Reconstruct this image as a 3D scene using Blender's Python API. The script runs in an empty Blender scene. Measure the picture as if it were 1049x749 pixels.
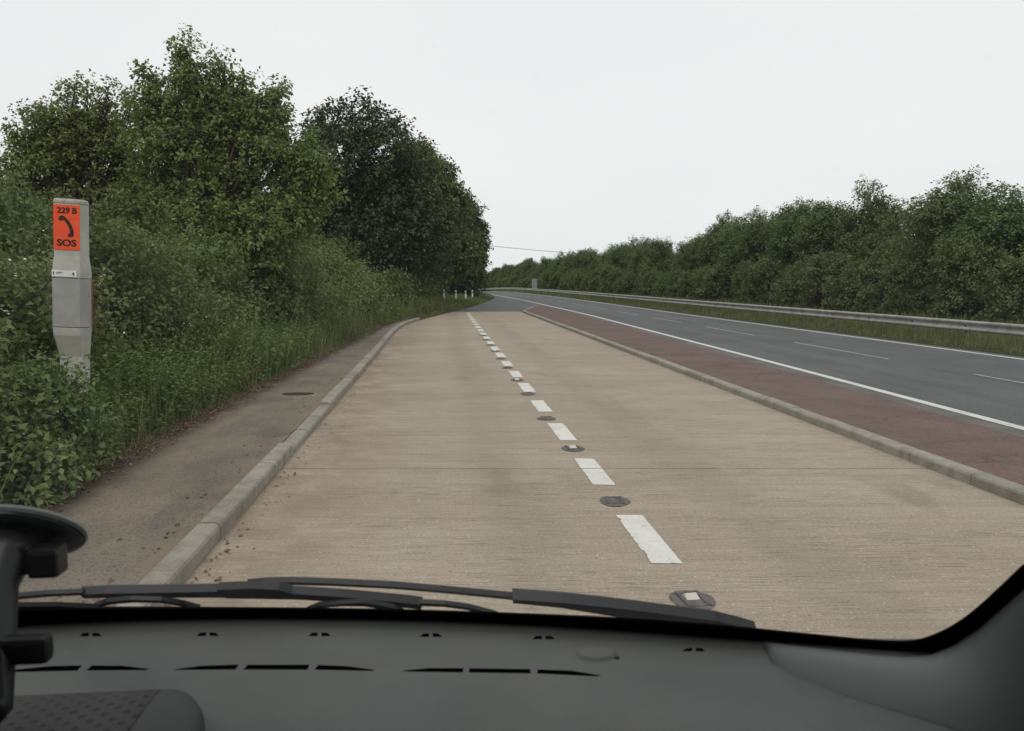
import bpy, bmesh, math, random
import numpy as np
from mathutils import Vector, Matrix

scene = bpy.context.scene
COL = scene.collection
R = math.radians

# ------------------------------------------------------------------ camera model
F, CX, CY, H = 800.0, 524.5, 374.5, 1.8
TH = math.atan(86.5 / F)
PS = math.atan(72.5 / F * math.cos(TH))
_s, _c, _S, _C = math.sin(PS), math.cos(PS), math.sin(TH), math.cos(TH)
FWD = Vector((_s * _C, _c * _C, -_S)); RGT = Vector((_c, -_s, 0)); UPV = Vector((_s * _S, _c * _S, _C))

def ray(px, py):
    return FWD + RGT * ((px - CX) / F) - UPV * ((py - CY) / F)
def gp(px, py, z=0.0):
    d = ray(px, py); t = (z - H) / d.z
    return Vector((d.x * t, d.y * t, z))
def aty(px, py, Y):
    d = ray(px, py); t = Y / d.y
    return Vector((d.x * t, Y, H + d.z * t))

cam = bpy.data.cameras.new('camera'); cam_o = bpy.data.objects.new('camera', cam); COL.objects.link(cam_o)
cam_o.location = (0, 0, H)
cam_o.rotation_euler = (math.pi / 2 - TH, 0, -PS)
cam.sensor_width = 36; cam.lens = F / 1049 * 36; cam.clip_start = 0.02; cam.clip_end = 6000
cam.dof.use_dof = True; cam.dof.focus_distance = 18; cam.dof.aperture_fstop = 12
scene.camera = cam_o

# ------------------------------------------------------------------ node helpers
class NT:
    def __init__(self, name):
        self.m = bpy.data.materials.new(name); self.m.use_nodes = True
        self.t = self.m.node_tree; self.t.nodes.clear()
        self.out = self.n('ShaderNodeOutputMaterial')
    def n(self, typ, **kw):
        nd = self.t.nodes.new(typ)
        for k, v in kw.items():
            if isinstance(k, str) and hasattr(nd, k): setattr(nd, k, v)
            else: nd.inputs[k].default_value = v
        return nd
    def l(self, a, b): self.t.links.new(a, b)
    def inp(self, sock, v):
        if hasattr(v, 'is_linked') or isinstance(v, bpy.types.NodeSocket): self.l(v, sock)
        elif isinstance(v, tuple) and len(v) == 3 and sock.type == 'RGBA': sock.default_value = (*v, 1)
        else: sock.default_value = v
    def pos(self):
        return self.n('ShaderNodeNewGeometry').outputs['Position']
    def obj(self):
        return self.n('ShaderNodeTexCoord').outputs['Object']
    def scale(self, v, s, loc=(0, 0, 0)):
        m = self.n('ShaderNodeMapping'); self.l(v, m.inputs[0]); m.inputs['Scale'].default_value = s; m.inputs['Location'].default_value = loc
        return m.outputs[0]
    def skew(self):
        a = self.n('ShaderNodeSeparateXYZ'); self.l(self.pos(), a.inputs[0]); b = self.n('ShaderNodeCombineXYZ')
        self.l(a.outputs[0], b.inputs[0]); self.l(self.math('MULTIPLY_ADD', a.outputs[0], .09, a.outputs[1]), b.inputs[1]); self.l(a.outputs[2], b.inputs[2]); return b.outputs[0]
    def noise(self, v, sc, det=4, rough=0.55):
        nd = self.n('ShaderNodeTexNoise'); self.l(v, nd.inputs['Vector'])
        nd.inputs['Scale'].default_value = sc; nd.inputs['Detail'].default_value = det; nd.inputs['Roughness'].default_value = rough
        return nd.outputs['Fac']
    def vor(self, v, sc, feature='F1', out='Distance'):
        nd = self.n('ShaderNodeTexVoronoi'); nd.feature = feature; self.l(v, nd.inputs['Vector']); nd.inputs['Scale'].default_value = sc
        return nd.outputs[out]
    def ramp(self, v, lo, hi, a=0.0, b=1.0):
        nd = self.n('ShaderNodeMapRange'); nd.interpolation_type = 'SMOOTHSTEP'; self.l(v, nd.inputs[0])
        for i, x in enumerate((lo, hi, a, b)): nd.inputs[i + 1].default_value = x
        return nd.outputs[0]
    def math(self, op, a, b=0.0, c=None):
        nd = self.n('ShaderNodeMath'); nd.operation = op
        self.inp(nd.inputs[0], a); self.inp(nd.inputs[1], b)
        if c is not None: self.inp(nd.inputs[2], c)
        return nd.outputs[0]
    def mix(self, f, a, b, typ='MIX'):
        nd = self.n('ShaderNodeMix'); nd.data_type = 'RGBA'; nd.blend_type = typ
        self.inp(nd.inputs[0], f); self.inp(nd.inputs[6], a); self.inp(nd.inputs[7], b)
        return nd.outputs[2]
    def bump(self, h, strength=0.3, dist=0.01):
        nd = self.n('ShaderNodeBump'); self.l(h, nd.inputs['Height']); nd.inputs['Strength'].default_value = strength; nd.inputs['Distance'].default_value = dist
        return nd.outputs[0]
    def bsdf(self, col, rough=0.8, nrm=None, spec=0.3, metal=0.0):
        b = self.n('ShaderNodeBsdfPrincipled')
        self.inp(b.inputs['Base Color'], col); self.inp(b.inputs['Roughness'], rough)
        b.inputs['Specular IOR Level'].default_value = spec; b.inputs['Metallic'].default_value = metal
        if nrm is not None: self.l(nrm, b.inputs['Normal'])
        return b.outputs[0]
    def done(self, sh):
        self.l(sh, self.out.inputs[0]); return self.m

def plain(name, col, rough=0.6, spec=0.3, metal=0.0, var=0.12, sc=8.0, bump=0.0, bsc=60.0):
    t = NT(name); p = t.obj()
    n = t.noise(p, sc, 5)
    d = tuple(c * (1 - var) for c in col); e = tuple(min(1, c * (1 + var)) for c in col)
    c = t.mix(t.ramp(n, 0.3, 0.7), d, e)
    nm = t.bump(t.noise(p, bsc, 3), bump, 0.002) if bump else None
    return t.done(t.bsdf(c, rough, nm, spec, metal))

def leaf_mat(name, dark, mid, light, trans=0.28, rough=0.55, vr=0.4):
    t = NT(name)
    g = t.n('ShaderNodeNewGeometry'); oi = t.n('ShaderNodeObjectInfo')
    rnd = g.outputs['Random Per Island']
    c = t.mix(t.ramp(rnd, 0.0, 0.6), dark, mid)
    c = t.mix(t.ramp(rnd, 0.62, 1.0), c, light)
    big = t.noise(g.outputs['Position'], 0.9, 3)
    c = t.mix(t.ramp(big, 0.35, 0.7, 0.0, 0.55), c, tuple(x * 1.0 for x in light))
    hs = t.n('ShaderNodeHueSaturation'); t.l(c, hs.inputs['Color'])
    t.l(t.math('MULTIPLY_ADD', oi.outputs['Random'], 0.03, 0.484), hs.inputs['Hue']); hs.inputs['Saturation'].default_value = 1.14
    t.l(t.math('MULTIPLY_ADD', oi.outputs['Random'], vr, 1.17 - vr / 2), hs.inputs['Value'])
    b = t.bsdf(hs.outputs[0], rough, None, 0.25)
    tr = t.n('ShaderNodeBsdfTranslucent'); t.l(hs.outputs[0], tr.inputs[0])
    mx = t.n('ShaderNodeMixShader'); mx.inputs[0].default_value = trans
    t.l(b, mx.inputs[1]); t.l(tr.outputs[0], mx.inputs[2])
    return t.done(mx.outputs[0])

M = {}
# -- concrete lay-by with transverse brushing, joints, stains
def joint_mask(t, p):
    sep = t.n('ShaderNodeSeparateXYZ'); t.l(p, sep.inputs[0])
    wob = t.math('MULTIPLY_ADD', t.noise(p, 6.0, 3), 0.03, -0.015)
    y = t.math('ADD', sep.outputs[1], wob)
    fr = t.math('FRACT', t.math('DIVIDE', t.math('ADD', y, 2.58), 5.0))
    d = t.math('ABSOLUTE', t.math('SUBTRACT', fr, 0.0))
    d = t.math('MINIMUM', d, t.math('SUBTRACT', 1.0, fr))
    return t.ramp(d, 0.0012, 0.0030, 1.0, 0.0), sep
t = NT('brushed_concrete'); p = t.skew()
jm, sep = joint_mask(t, p)
big = t.noise(p, 0.35, 5, 0.6); med = t.noise(p, 2.2, 6, 0.65)
brush = t.noise(t.scale(p, (0.9, 34, 1)), 1.0, 5, 0.7)
brush2 = t.noise(t.scale(p, (0.35, 9, 1), (3, 7, 0)), 1.0, 4, 0.6)
fine = t.noise(p, 90, 3, 0.7)
c = t.mix(t.ramp(big, 0.3, 0.7), (0.350, 0.288, 0.215), (0.440, 0.372, 0.286))
c = t.mix(t.ramp(med, 0.35, 0.75, 0, 0.5), c, (0.345, 0.28, 0.21))
groove = t.noise(t.scale(p, (3.0, 70, 1), (5, 1, 0)), 1.0, 4, 0.75)
gmask = t.ramp(t.noise(t.scale(p, (0.5, 1.6, 1), (2, 9, 0)), 1.0, 3), 0.38, 0.62)
c = t.mix(t.math('MULTIPLY', t.ramp(groove, 0.36, 0.52, 1, 0), t.math('MULTIPLY_ADD', gmask, .65, .25)), c, (0.13, 0.105, 0.08))
c = t.mix(t.ramp(brush, 0.38, 0.62, 0.28, 0), c, (0.21, 0.172, 0.13))
c = t.mix(t.ramp(brush2, 0.32, 0.54, 0.26, 0), c, (0.21, 0.17, 0.13))
c = t.mix(t.ramp(fine, 0.32, 0.46, 0.75, 0), c, (0.12, 0.098, 0.075))
c = t.mix(t.ramp(t.noise(p, 38, 3, .7), 0.36, 0.46, 0.5, 0), c, (0.16, 0.13, 0.10))
c = t.mix(t.ramp(t.noise(p, 48, 2), 0.64, 0.70, 0, 0.8), c, (0.60, 0.55, 0.47))
c = t.mix(t.ramp(t.vor(p, 5.5), 0.03, 0.055, .75, 0), c, (0.07, 0.055, 0.042))
sepx = t.n('ShaderNodeSeparateXYZ'); t.l(p, sepx.inputs[0])
for tx in (0.55, 2.35):
    tr_ = t.ramp(t.math('ABSOLUTE', t.math('SUBTRACT', t.math('ADD', sepx.outputs[0], t.math('MULTIPLY_ADD', big, .5, -.25)), tx)), .12, .42, .22, 0)
    c = t.mix(tr_, c, (0.20, 0.165, 0.13))
# dirt gathered along the left kerb
dirt = t.math('MULTIPLY', t.ramp(sep.outputs[0], -1.5, -0.2, 1, 0), t.ramp(t.noise(p, 1.6, 5, 0.7), 0.35, 0.65))
c = t.mix(t.math('MULTIPLY', dirt, 0.7), c, (0.20, 0.145, 0.10))
stain = t.ramp(t.noise(t.scale(p, (1.4, 0.5, 1), (11, 3, 0)), 1.0, 4), 0.60, 0.75, 0, 0.45)
c = t.mix(stain, c, (0.17, 0.14, 0.11))
c = t.mix(t.math('MULTIPLY', jm, t.ramp(t.noise(p, 4.5, 4, .7), .32, .62, .2, .85)), c, (0.075, 0.058, 0.042))
h = t.math('ADD', t.math('MULTIPLY', brush, 1.0), t.math('MULTIPLY', fine, 0.5))
M['concrete'] = t.done(t.bsdf(c, 0.85, t.bump(h, 0.5, 0.006), 0.25))
# -- asphalt
t = NT('road_asphalt'); p = t.pos()
n1 = t.noise(p, 0.5, 5); ag = t.vor(p, 70); lane = t.noise(t.scale(p, (0.9, 0.03, 1)), 1.0, 3)
c = t.mix(t.ramp(n1, 0.3, 0.7), (0.068, 0.069, 0.071), (0.100, 0.101, 0.103))
c = t.mix(t.ramp(lane, 0.45, 0.7, 0, 0.6), c, (0.125, 0.127, 0.128))
c = t.mix(t.ramp(t.noise(t.scale(p, (3, .25, 1)), 1.0, 4, .6), .52, .68, 0, .5), c, (0.05, 0.052, 0.055))
c = t.mix(t.ramp(t.noise(p, 22, 3, .8), .55, .68, 0, .6), c, (0.16, 0.16, 0.158))
c = t.mix(t.ramp(ag, 0.1, 0.5, 0.5, 0), c, (0.15, 0.152, 0.15))
c = t.mix(t.ramp(t.noise(p, 45, 3, .7), 0.35, 0.47, 0.75, 0), c, (0.022, 0.023, 0.026))
M['asphalt'] = t.done(t.bsdf(c, 0.8, t.bump(ag, 0.5, 0.006), 0.3))
t = NT('worn_grey_asphalt'); p = t.pos()
c = t.mix(t.ramp(t.noise(p, 1.2, 5), 0.3, 0.7), (0.10, 0.098, 0.092), (0.17, 0.16, 0.145))
c = t.mix(t.ramp(t.noise(p, 60, 3, .7), 0.35, 0.5, 0.6, 0), c, (0.05, 0.048, 0.045))
M['asphalt_edge'] = t.done(t.bsdf(c, 0.9, t.bump(t.vor(p, 80), 0.5, 0.005), 0.2))
# -- red surfacing
t = NT('red_surfacing'); p = t.pos()
n1 = t.noise(p, 1.1, 5, .6)
c = t.mix(t.ramp(n1, 0.3, 0.7), (0.120, 0.077, 0.066), (0.158, 0.106, 0.091))
c = t.mix(t.ramp(t.noise(p, 3.5, 5, .7), 0.52, 0.75, 0, 0.7), c, (0.15, 0.118, 0.105))
c = t.mix(t.ramp(t.noise(p, 26, 3, .8), .55, .68, 0, .6), c, (0.25, 0.17, 0.15))
c = t.mix(t.ramp(t.noise(p, 60, 3, .7), 0.35, 0.48, 0.75, 0), c, (0.05, 0.034, 0.03))
wp = t.n('ShaderNodeVectorMath'); wp.operation = 'ADD'; t.l(p, wp.inputs[0])
wn = t.n('ShaderNodeTexNoise'); t.l(p, wn.inputs['Vector']); wn.inputs['Scale'].default_value = 1.7
sv = t.n('ShaderNodeVectorMath'); sv.operation = 'SCALE'; t.l(wn.outputs['Color'], sv.inputs[0]); sv.inputs['Scale'].default_value = 0.5
t.l(sv.outputs[0], wp.inputs[1])
crk = t.vor(t.scale(wp.outputs[0], (0.35, 0.9, 1)), 1.0, 'DISTANCE_TO_EDGE')
c = t.mix(t.ramp(crk, 0.002, 0.010, 0.55, 0), c, (0.06, 0.042, 0.038))
M['red'] = t.done(t.bsdf(c, 0.9, t.bump(t.vor(p, 70), 0.4, 0.005), 0.2))
# -- footpath
t = NT('dirty_footpath_asphalt'); p = t.pos()
sp = t.n('ShaderNodeSeparateXYZ'); t.l(p, sp.inputs[0])
c = t.mix(t.ramp(t.noise(p, 0.8, 5), 0.3, 0.7), (0.128, 0.113, 0.094), (0.190, 0.163, 0.130))
d1 = t.ramp(t.noise(t.scale(p, (1.3, .6, 1), (4, 2, 0)), 1.0, 6, .65), 0.42, 0.62)
c = t.mix(t.math('MULTIPLY', d1, 0.8), c, (0.235, 0.190, 0.138))
c = t.mix(t.ramp(t.noise(p, 55, 3, .75), 0.36, 0.5, 0.7, 0), c, (0.06, 0.05, 0.042))
c = t.mix(t.ramp(t.vor(p, 45), 0.05, 0.2, 0.6, 0), c, (0.32, 0.28, 0.23))
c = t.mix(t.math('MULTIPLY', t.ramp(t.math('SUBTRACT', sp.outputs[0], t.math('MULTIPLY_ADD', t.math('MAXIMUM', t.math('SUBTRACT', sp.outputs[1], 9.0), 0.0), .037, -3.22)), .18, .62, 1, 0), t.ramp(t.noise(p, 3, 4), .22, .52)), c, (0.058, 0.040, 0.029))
c = t.mix(t.math('MULTIPLY', t.ramp(sp.outputs[0], -2.0, -1.66, 0, 1), t.ramp(t.noise(p, 2.4, 4), .4, .6)), c, (0.21, 0.16, 0.115))
M['path'] = t.done(t.bsdf(c, 0.92, t.bump(t.noise(p, 50, 4, .7), 0.6, 0.008), 0.2))
# -- kerb
t = NT('kerb_concrete'); p = t.pos()
g = t.n('ShaderNodeNewGeometry')
c = t.mix(g.outputs['Random Per Island'], (0.25, 0.232, 0.195), (0.33, 0.305, 0.262))
c = t.mix(t.ramp(t.noise(p, 5, 5, .65), 0.4, 0.7, 0, 0.75), c, (0.19, 0.165, 0.13))
c = t.mix(t.ramp(t.noise(p, 70, 3, .7), 0.33, 0.46, 0.5, 0), c, (0.12, 0.11, 0.09))
M['kerb'] = t.done(t.bsdf(c, 0.9, t.bump(t.noise(p, 60, 4), 0.5, 0.005), 0.2))
# -- paint (worn thermoplastic on concrete)
def paint(name, worn, col=(0.66, 0.65, 0.60), lo=0.58, joints=False):
    t = NT(name); p = t.skew() if joints else t.pos()
    c = t.mix(t.ramp(t.noise(p, 3, 4), .3, .7), tuple(x * .85 for x in col), col)
    c = t.mix(t.ramp(t.noise(p, 40, 3, .7), .32, .45, .5, 0), c, tuple(x * .55 for x in col))
    c = t.mix(t.ramp(t.noise(t.scale(p, (5, 26, 1)), 1.0, 5, .75), lo, lo + .06), c, worn)
    if joints:
        jm, _ = joint_mask(t, p); c = t.mix(jm, c, (0.06, 0.05, 0.04))
    return t.done(t.bsdf(c, 0.7, t.bump(t.noise(p, 50, 3), 0.3, 0.003), 0.3))
M['paint_layby'] = paint('worn_white_paint', (0.28, 0.235, 0.18), lo=0.60, joints=True)
M['paint_lane'] = paint('faded_white_paint', (0.12, 0.12, 0.12), col=(0.42, 0.42, 0.40), lo=0.52)
M['paint_road'] = paint('road_white_paint', (0.12, 0.12, 0.12), col=(0.60, 0.60, 0.57), lo=0.62)
# -- earth & grass floor
t = NT('verge_soil'); p = t.pos()
c = t.mix(t.ramp(t.noise(p, 1.2, 5), .35, .65), (0.045, 0.05, 0.02), (0.075, 0.062, 0.036))
c = t.mix(t.ramp(t.noise(p, 14, 4), .35, .6), c, (0.03, 0.036, 0.014))
M['soil'] = t.done(t.bsdf(c, 0.95, t.bump(t.noise(p, 9, 5), .8, .05), 0.1))

M['leaf_light'] = leaf_mat('light_green_leaves', (0.098, 0.134, 0.048), (0.146, 0.190, 0.068), (0.215, 0.255, 0.106), vr=.08, trans=.38)
M['leaf_dark'] = leaf_mat('dark_green_leaves', (0.038, 0.054, 0.030), (0.056, 0.078, 0.041), (0.086, 0.110, 0.056), vr=.12)
M['leaf_mid'] = leaf_mat('mid_green_leaves', (0.072, 0.104, 0.042), (0.108, 0.146, 0.058), (0.150, 0.188, 0.080), trans=.34)
M['leaf_hedge'] = leaf_mat('hedgerow_leaves', (0.082, 0.116, 0.050), (0.114, 0.152, 0.066), (0.150, 0.188, 0.086), vr=.22, trans=.34)
M['leaf_bramble'] = leaf_mat('bramble_leaves', (0.085, 0.116, 0.044), (0.128, 0.162, 0.064), (0.185, 0.212, 0.100), trans=.34)
M['leaf_nettle'] = leaf_mat('nettle_leaves', (0.078, 0.115, 0.040), (0.115, 0.162, 0.056), (0.175, 0.215, 0.082), trans=.34)
M['grass'] = leaf_mat('grass_blades', (0.070, 0.092, 0.034), (0.105, 0.126, 0.050), (0.185, 0.172, 0.095))
M['litter'] = leaf_mat('dead_leaves', (0.06, 0.035, 0.02), (0.10, 0.06, 0.035), (0.20, 0.14, 0.09), trans=.05)
M['bark'] = plain('bark', (0.075, 0.062, 0.05), .9, .1, var=.35, sc=6, bump=.6, bsc=25)
M['twig'] = plain('green_stem', (0.07, 0.08, 0.035), .8, .1, var=.3)
M['flower'] = plain('white_blossom', (0.62, 0.62, 0.56), .8, .1)
M['galv'] = plain('galvanised_steel', (0.34, 0.335, 0.30), .55, .4, metal=.35, var=.18, sc=3, bump=.1)
M['galv_dark'] = plain('rusted_steel', (0.16, 0.14, 0.12), .8, .3, metal=.2, var=.3)
M['white_plastic'] = plain('white_plastic', (0.68, 0.68, 0.65), .5, .3, var=.1)
M['black_plastic'] = plain('black_plastic', (0.018, 0.018, 0.019), .5, .35)
M['sos_grey'] = plain('weathered_grey_plastic', (0.40, 0.39, 0.345), .5, .35, var=.12, sc=5, bump=.1)
M['sos_door'] = plain('grey_door_plastic', (0.30, 0.30, 0.28), .45, .35, var=.1, sc=6)
M['sos_cap'] = plain('stained_cap_plastic', (0.33, 0.315, 0.265), .7, .25, var=.25, sc=14)
M['sos_orange'] = plain('orange_reflective_sheet', (0.80, 0.085, 0.022), .45, .3, var=.06)
M['sos_red'] = plain('red_strip', (0.26, 0.03, 0.026), .5, .3)
M['sos_ink'] = plain('black_ink', (0.035, 0.018, 0.014), .5, .2)
M['bitumen'] = plain('bitumen_patch', (0.115, 0.106, 0.098), .85, .25, var=.3, sc=22, bump=.7, bsc=60)
M['iron'] = plain('cast_iron', (0.10, 0.092, 0.085), .7, .35, metal=.2, var=.3, sc=30, bump=.3)
M['reflector'] = plain('white_reflector', (0.55, 0.51, 0.43), .4, .5)
M['rubber'] = plain('wiper_rubber', (0.012, 0.012, 0.013), .7, .25)
M['wiper'] = plain('wiper_black_paint', (0.011, 0.013, 0.014), .5, .35, var=.25, sc=40)
M['bolt'] = plain('dull_steel', (0.22, 0.21, 0.20), .45, .4, metal=.5)
M['frit_slot_shade'] = plain('black_ceramic_and_slot_shade', (0.004, 0.004, 0.004), .9, .0)  # ceramic border; also the painted shade inside the dashboard slots
M['trim'] = plain('grey_pillar_plastic', (0.076, 0.083, 0.083), .55, .3, var=.04, bump=.12, bsc=700)
M['carpaint'] = plain('white_vehicle_paint', (0.6, 0.6, 0.6), .35, .5)
M['headliner'] = plain('dark_headliner', (0.05, 0.05, 0.05), .95, .1)
M['mount'] = plain('mount_black_plastic', (0.012, 0.012, 0.013), .42, .35)
M['cup'] = plain('suction_cup_rubber', (0.016, 0.018, 0.018), .3, .5)
M['cuprim'] = plain('suction_cup_rim', (0.10, 0.11, 0.10), .35, .5)
# dashboard: grained grey plastic
t = NT('grained_dashboard_plastic'); p = t.obj()
c = t.mix(t.ramp(t.noise(p, 5, 4), .3, .7), (0.076, 0.080, 0.078), (0.090, 0.091, 0.087))
c = t.mix(t.ramp(t.noise(p, 260, 3, .8), .62, .72, 0, .25), c, (0.25, 0.24, 0.22))
M['dash'] = t.done(t.bsdf(c, t.ramp(t.noise(p, 9, 4), .3, .7, .5, .68), t.bump(t.vor(p, 900), .25, .0006), .3))
# perforated hood
t = NT('dimpled_hood_plastic'); p = t.obj()
sc = t.scale(p, (1, 1, 0), (0, 0, 0)); rot = t.n('ShaderNodeMapping'); t.l(p, rot.inputs[0]); rot.inputs['Rotation'].default_value = (0, 0, R(38)); rot.inputs['Scale'].default_value = (1, 1, 0)
sep = t.n('ShaderNodeSeparateXYZ'); t.l(rot.outputs[0], sep.inputs[0])
def cell(v):
    return t.math('SUBTRACT', t.math('FRACT', t.math('MULTIPLY', v, 78.0)), .5)
u_, v_ = cell(sep.outputs[0]), cell(sep.outputs[1])
rr = t.math('SQRT', t.math('ADD', t.math('MULTIPLY', u_, u_), t.math('MULTIPLY', v_, v_)))
hole = t.ramp(rr, .16, .24, 0, 1)
c = t.mix(hole, (0.012, 0.012, 0.012), (0.034, 0.034, 0.032))
M['hood'] = t.done(t.bsdf(c, .6, t.bump(hole, .8, .002), .3))
M['hoodcap'] = plain('dark_hood_plastic', (0.034, 0.035, 0.034), .6, .3, var=.05)
# glass
t = NT('windscreen_glass')
tr = t.n('ShaderNodeBsdfTransparent'); tr.inputs[0].default_value = (.995, .997, .995, 1)
p = t.obj()
film = t.math('MULTIPLY_ADD', t.ramp(t.noise(t.scale(p, (2.2, 3.5, 3.5)), 1.0, 5, .6), .35, .75), .006, .003)
speck = t.ramp(t.vor(p, 42), .03, .075, .05, 0)
gl = t.n('ShaderNodeBsdfTranslucent'); gl.inputs[0].default_value = (.85, .86, .84, 1)
mx = t.n('ShaderNodeMixShader'); t.l(t.math('ADD', film, speck), mx.inputs[0]); t.l(tr.outputs[0], mx.inputs[1]); t.l(gl.outputs[0], mx.inputs[2])
M['glass'] = t.done(mx.outputs[0])

# ------------------------------------------------------------------ object helpers
def tag(o, label=None, cat=None, group=None, kind=None):
    if label: o['label'] = label
    if cat: o['category'] = cat
    if group: o['group'] = group
    if kind: o['kind'] = kind
    return o
def empty(name, loc=(0, 0, 0), label=None, cat=None, group=None, rz=0.0):
    o = bpy.data.objects.new(name, None); COL.objects.link(o); o.location = loc; o.rotation_euler = (0, 0, rz); o.empty_display_size = .2
    return tag(o, label, cat, group)
def link(name, me, mat=None, parent=None):
    if mat is not None:
        me.materials.clear(); me.materials.append(mat)
    o = bpy.data.objects.new(name, me); COL.objects.link(o)
    if parent is not None: o.parent = parent
    return o
def from_bm(name, bm, mat, parent=None, smooth=False):
    bmesh.ops.recalc_face_normals(bm, faces=bm.faces)
    me = bpy.data.meshes.new(name); bm.to_mesh(me); bm.free()
    if smooth:
        for q in me.polygons: q.use_smooth = True
    return link(name, me, mat, parent)
def np_mesh(name, V, T, k=3):
    me = bpy.data.meshes.new(name)
    V = np.ascontiguousarray(V, dtype=np.float32); T = np.ascontiguousarray(T, dtype=np.int32)
    me.vertices.add(len(V)); me.vertices.foreach_set('co', V.ravel())
    me.loops.add(T.size); me.loops.foreach_set('vertex_index', T.ravel())
    me.polygons.add(len(T)); me.polygons.foreach_set('loop_start', np.arange(len(T), dtype=np.int32) * k)
    me.update(calc_edges=True); me.validate()
    return me
def box(bm, x0, x1, y0, y1, z0, z1, bev=0.0, mat=None):
    r = bmesh.ops.create_cube(bm, size=1.0)
    vs = r['verts']
    for v in vs:
        v.co = Vector(((x0 + x1) / 2 + v.co.x * (x1 - x0), (y0 + y1) / 2 + v.co.y * (y1 - y0), (z0 + z1) / 2 + v.co.z * (z1 - z0)))
    if bev:
        es = list({e for v in vs for e in v.link_edges})
        rr = bmesh.ops.bevel(bm, geom=es, offset=bev, segments=2, affect='EDGES', profile=.6)
        vs = list({v for f in rr['faces'] for v in f.verts} | {v for v in vs if v.is_valid})
    if mat is not None:
        for v in vs:
            if v.is_valid: v.co = mat @ v.co
    return vs
def frame_axes(d):
    d = d.normalized(); a = Vector((0, 0, 1)) if abs(d.z) < .9 else Vector((1, 0, 0))
    u = d.cross(a).normalized(); return u, d.cross(u).normalized()
def tube(bm, pts, rad, seg=8, cap=True, flat=1.0, upv=None):
    """sweep of an (optionally flattened) ring along pts; rad: scalar or list"""
    pts = [Vector(p) for p in pts]; n = len(pts)
    rads = rad if isinstance(rad, (list, tuple)) else [rad] * n
    rings = []
    for i, p in enumerate(pts):
        d = (pts[min(i + 1, n - 1)] - pts[max(i - 1, 0)])
        if upv is not None:
            u = d.cross(upv).normalized(); v = u.cross(d).normalized()
        else: u, v = frame_axes(d)
        rings.append([bm.verts.new(p + u * math.cos(2 * math.pi * k / seg) * rads[i] + v * math.sin(2 * math.pi * k / seg) * rads[i] * flat) for k in range(seg)])
    for a, b in zip(rings, rings[1:]):
        for k in range(seg): bm.faces.new((a[k], a[(k + 1) % seg], b[(k + 1) % seg], b[k]))
    if cap:
        bm.faces.new(rings[0][::-1]); bm.faces.new(rings[-1])
def lathe(bm, prof, seg=24, mat=Matrix.Identity(4)):
    rings = []
    for r, z in prof:
        rings.append([bm.verts.new(mat @ Vector((r * math.cos(2 * math.pi * k / seg), r * math.sin(2 * math.pi * k / seg), z))) for k in range(seg)])
    for a, b in zip(rings, rings[1:]):
        for k in range(seg): bm.faces.new((a[k], a[(k + 1) % seg], b[(k + 1) % seg], b[k]))
    bm.faces.new(rings[0][::-1]); bm.faces.new(rings[-1])
def prism(bm, poly, z0, z1, mat=Matrix.Identity(4)):
    a = [bm.verts.new(mat @ Vector((x, y, z0))) for x, y in poly]; b = [bm.verts.new(mat @ Vector((x, y, z1))) for x, y in poly]
    n = len(poly)
    bm.faces.new(a[::-1]); bm.faces.new(b)
    for i in range(n): bm.faces.new((a[i], a[(i + 1) % n], b[(i + 1) % n], b[i]))
def copy_tree(o, parent=None):
    c = o.copy(); COL.objects.link(c)
    if parent is not None: c.parent = parent
    for ch in list(o.children): copy_tree(ch, c)
    return c
ORD = ['nearest', 'second', 'third', 'fourth', 'fifth', 'sixth', 'seventh', 'eighth', 'ninth', 'tenth', 'eleventh', 'twelfth', 'thirteenth', 'fourteenth', 'fifteenth', 'sixteenth', 'seventeenth', 'eighteenth', 'nineteenth', 'twentieth']

# ------------------------------------------------------------------ road layout (metres, Y along the lay-by)
def tab(*pts):
    xs = np.array([p[0] for p in pts], float); ys = np.array([p[1] for p in pts], float)
    # smooth by sampling & averaging
    gx = np.arange(-80, 420, 1.0); gy = np.interp(gx, xs, ys)
    k = np.ones(7) / 7; gp_ = np.convolve(np.pad(gy, 3, mode='edge'), k, mode='valid')
    return lambda y: np.interp(y, gx, gp_)
edgeX = tab((-80, 6.9), (0, 6.9), (9, 7.02), (16, 7.25), (42, 7.8), (72, 7.7), (97, 7.0), (140, 5.2), (170, 3.2), (230, -2.5), (300, -11), (420, -31))
farX = tab((-80, 13.5), (0, 13.5), (17, 13.44), (42, 13.2), (72, 13.3), (97, 13.0), (138, 11.6), (170, 9.9), (230, 4.4), (300, -4), (420, -24))
midX = lambda y: (edgeX(y) + farX(y)) / 2
leftX = tab((-80, -1.53), (18, -1.56), (28, -1.66), (33, -1.5), (39, -.6), (46, .6), (53, 1.8), (70, 4.2), (88, 6.1), (100, 6.4), (140, 4.7), (170, 2.7), (230, -3.0), (300, -11.5), (420, -31.5))
pathL = tab((-80, -3.2), (9, -3.22), (15, -3.02), (25, -2.62), (32, -2.3), (38, -1.1), (45, .2), (53, 1.5), (70, 3.9), (88, 5.8), (100, 6.1), (140, 4.4), (170, 2.4), (230, -3.3), (300, -12), (420, -32))
def fall(y): 
    y = np.clip(np.asarray(y, float), -1e9, 300)
    return -0.00015 * np.maximum(0, y - 120) ** 2

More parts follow.
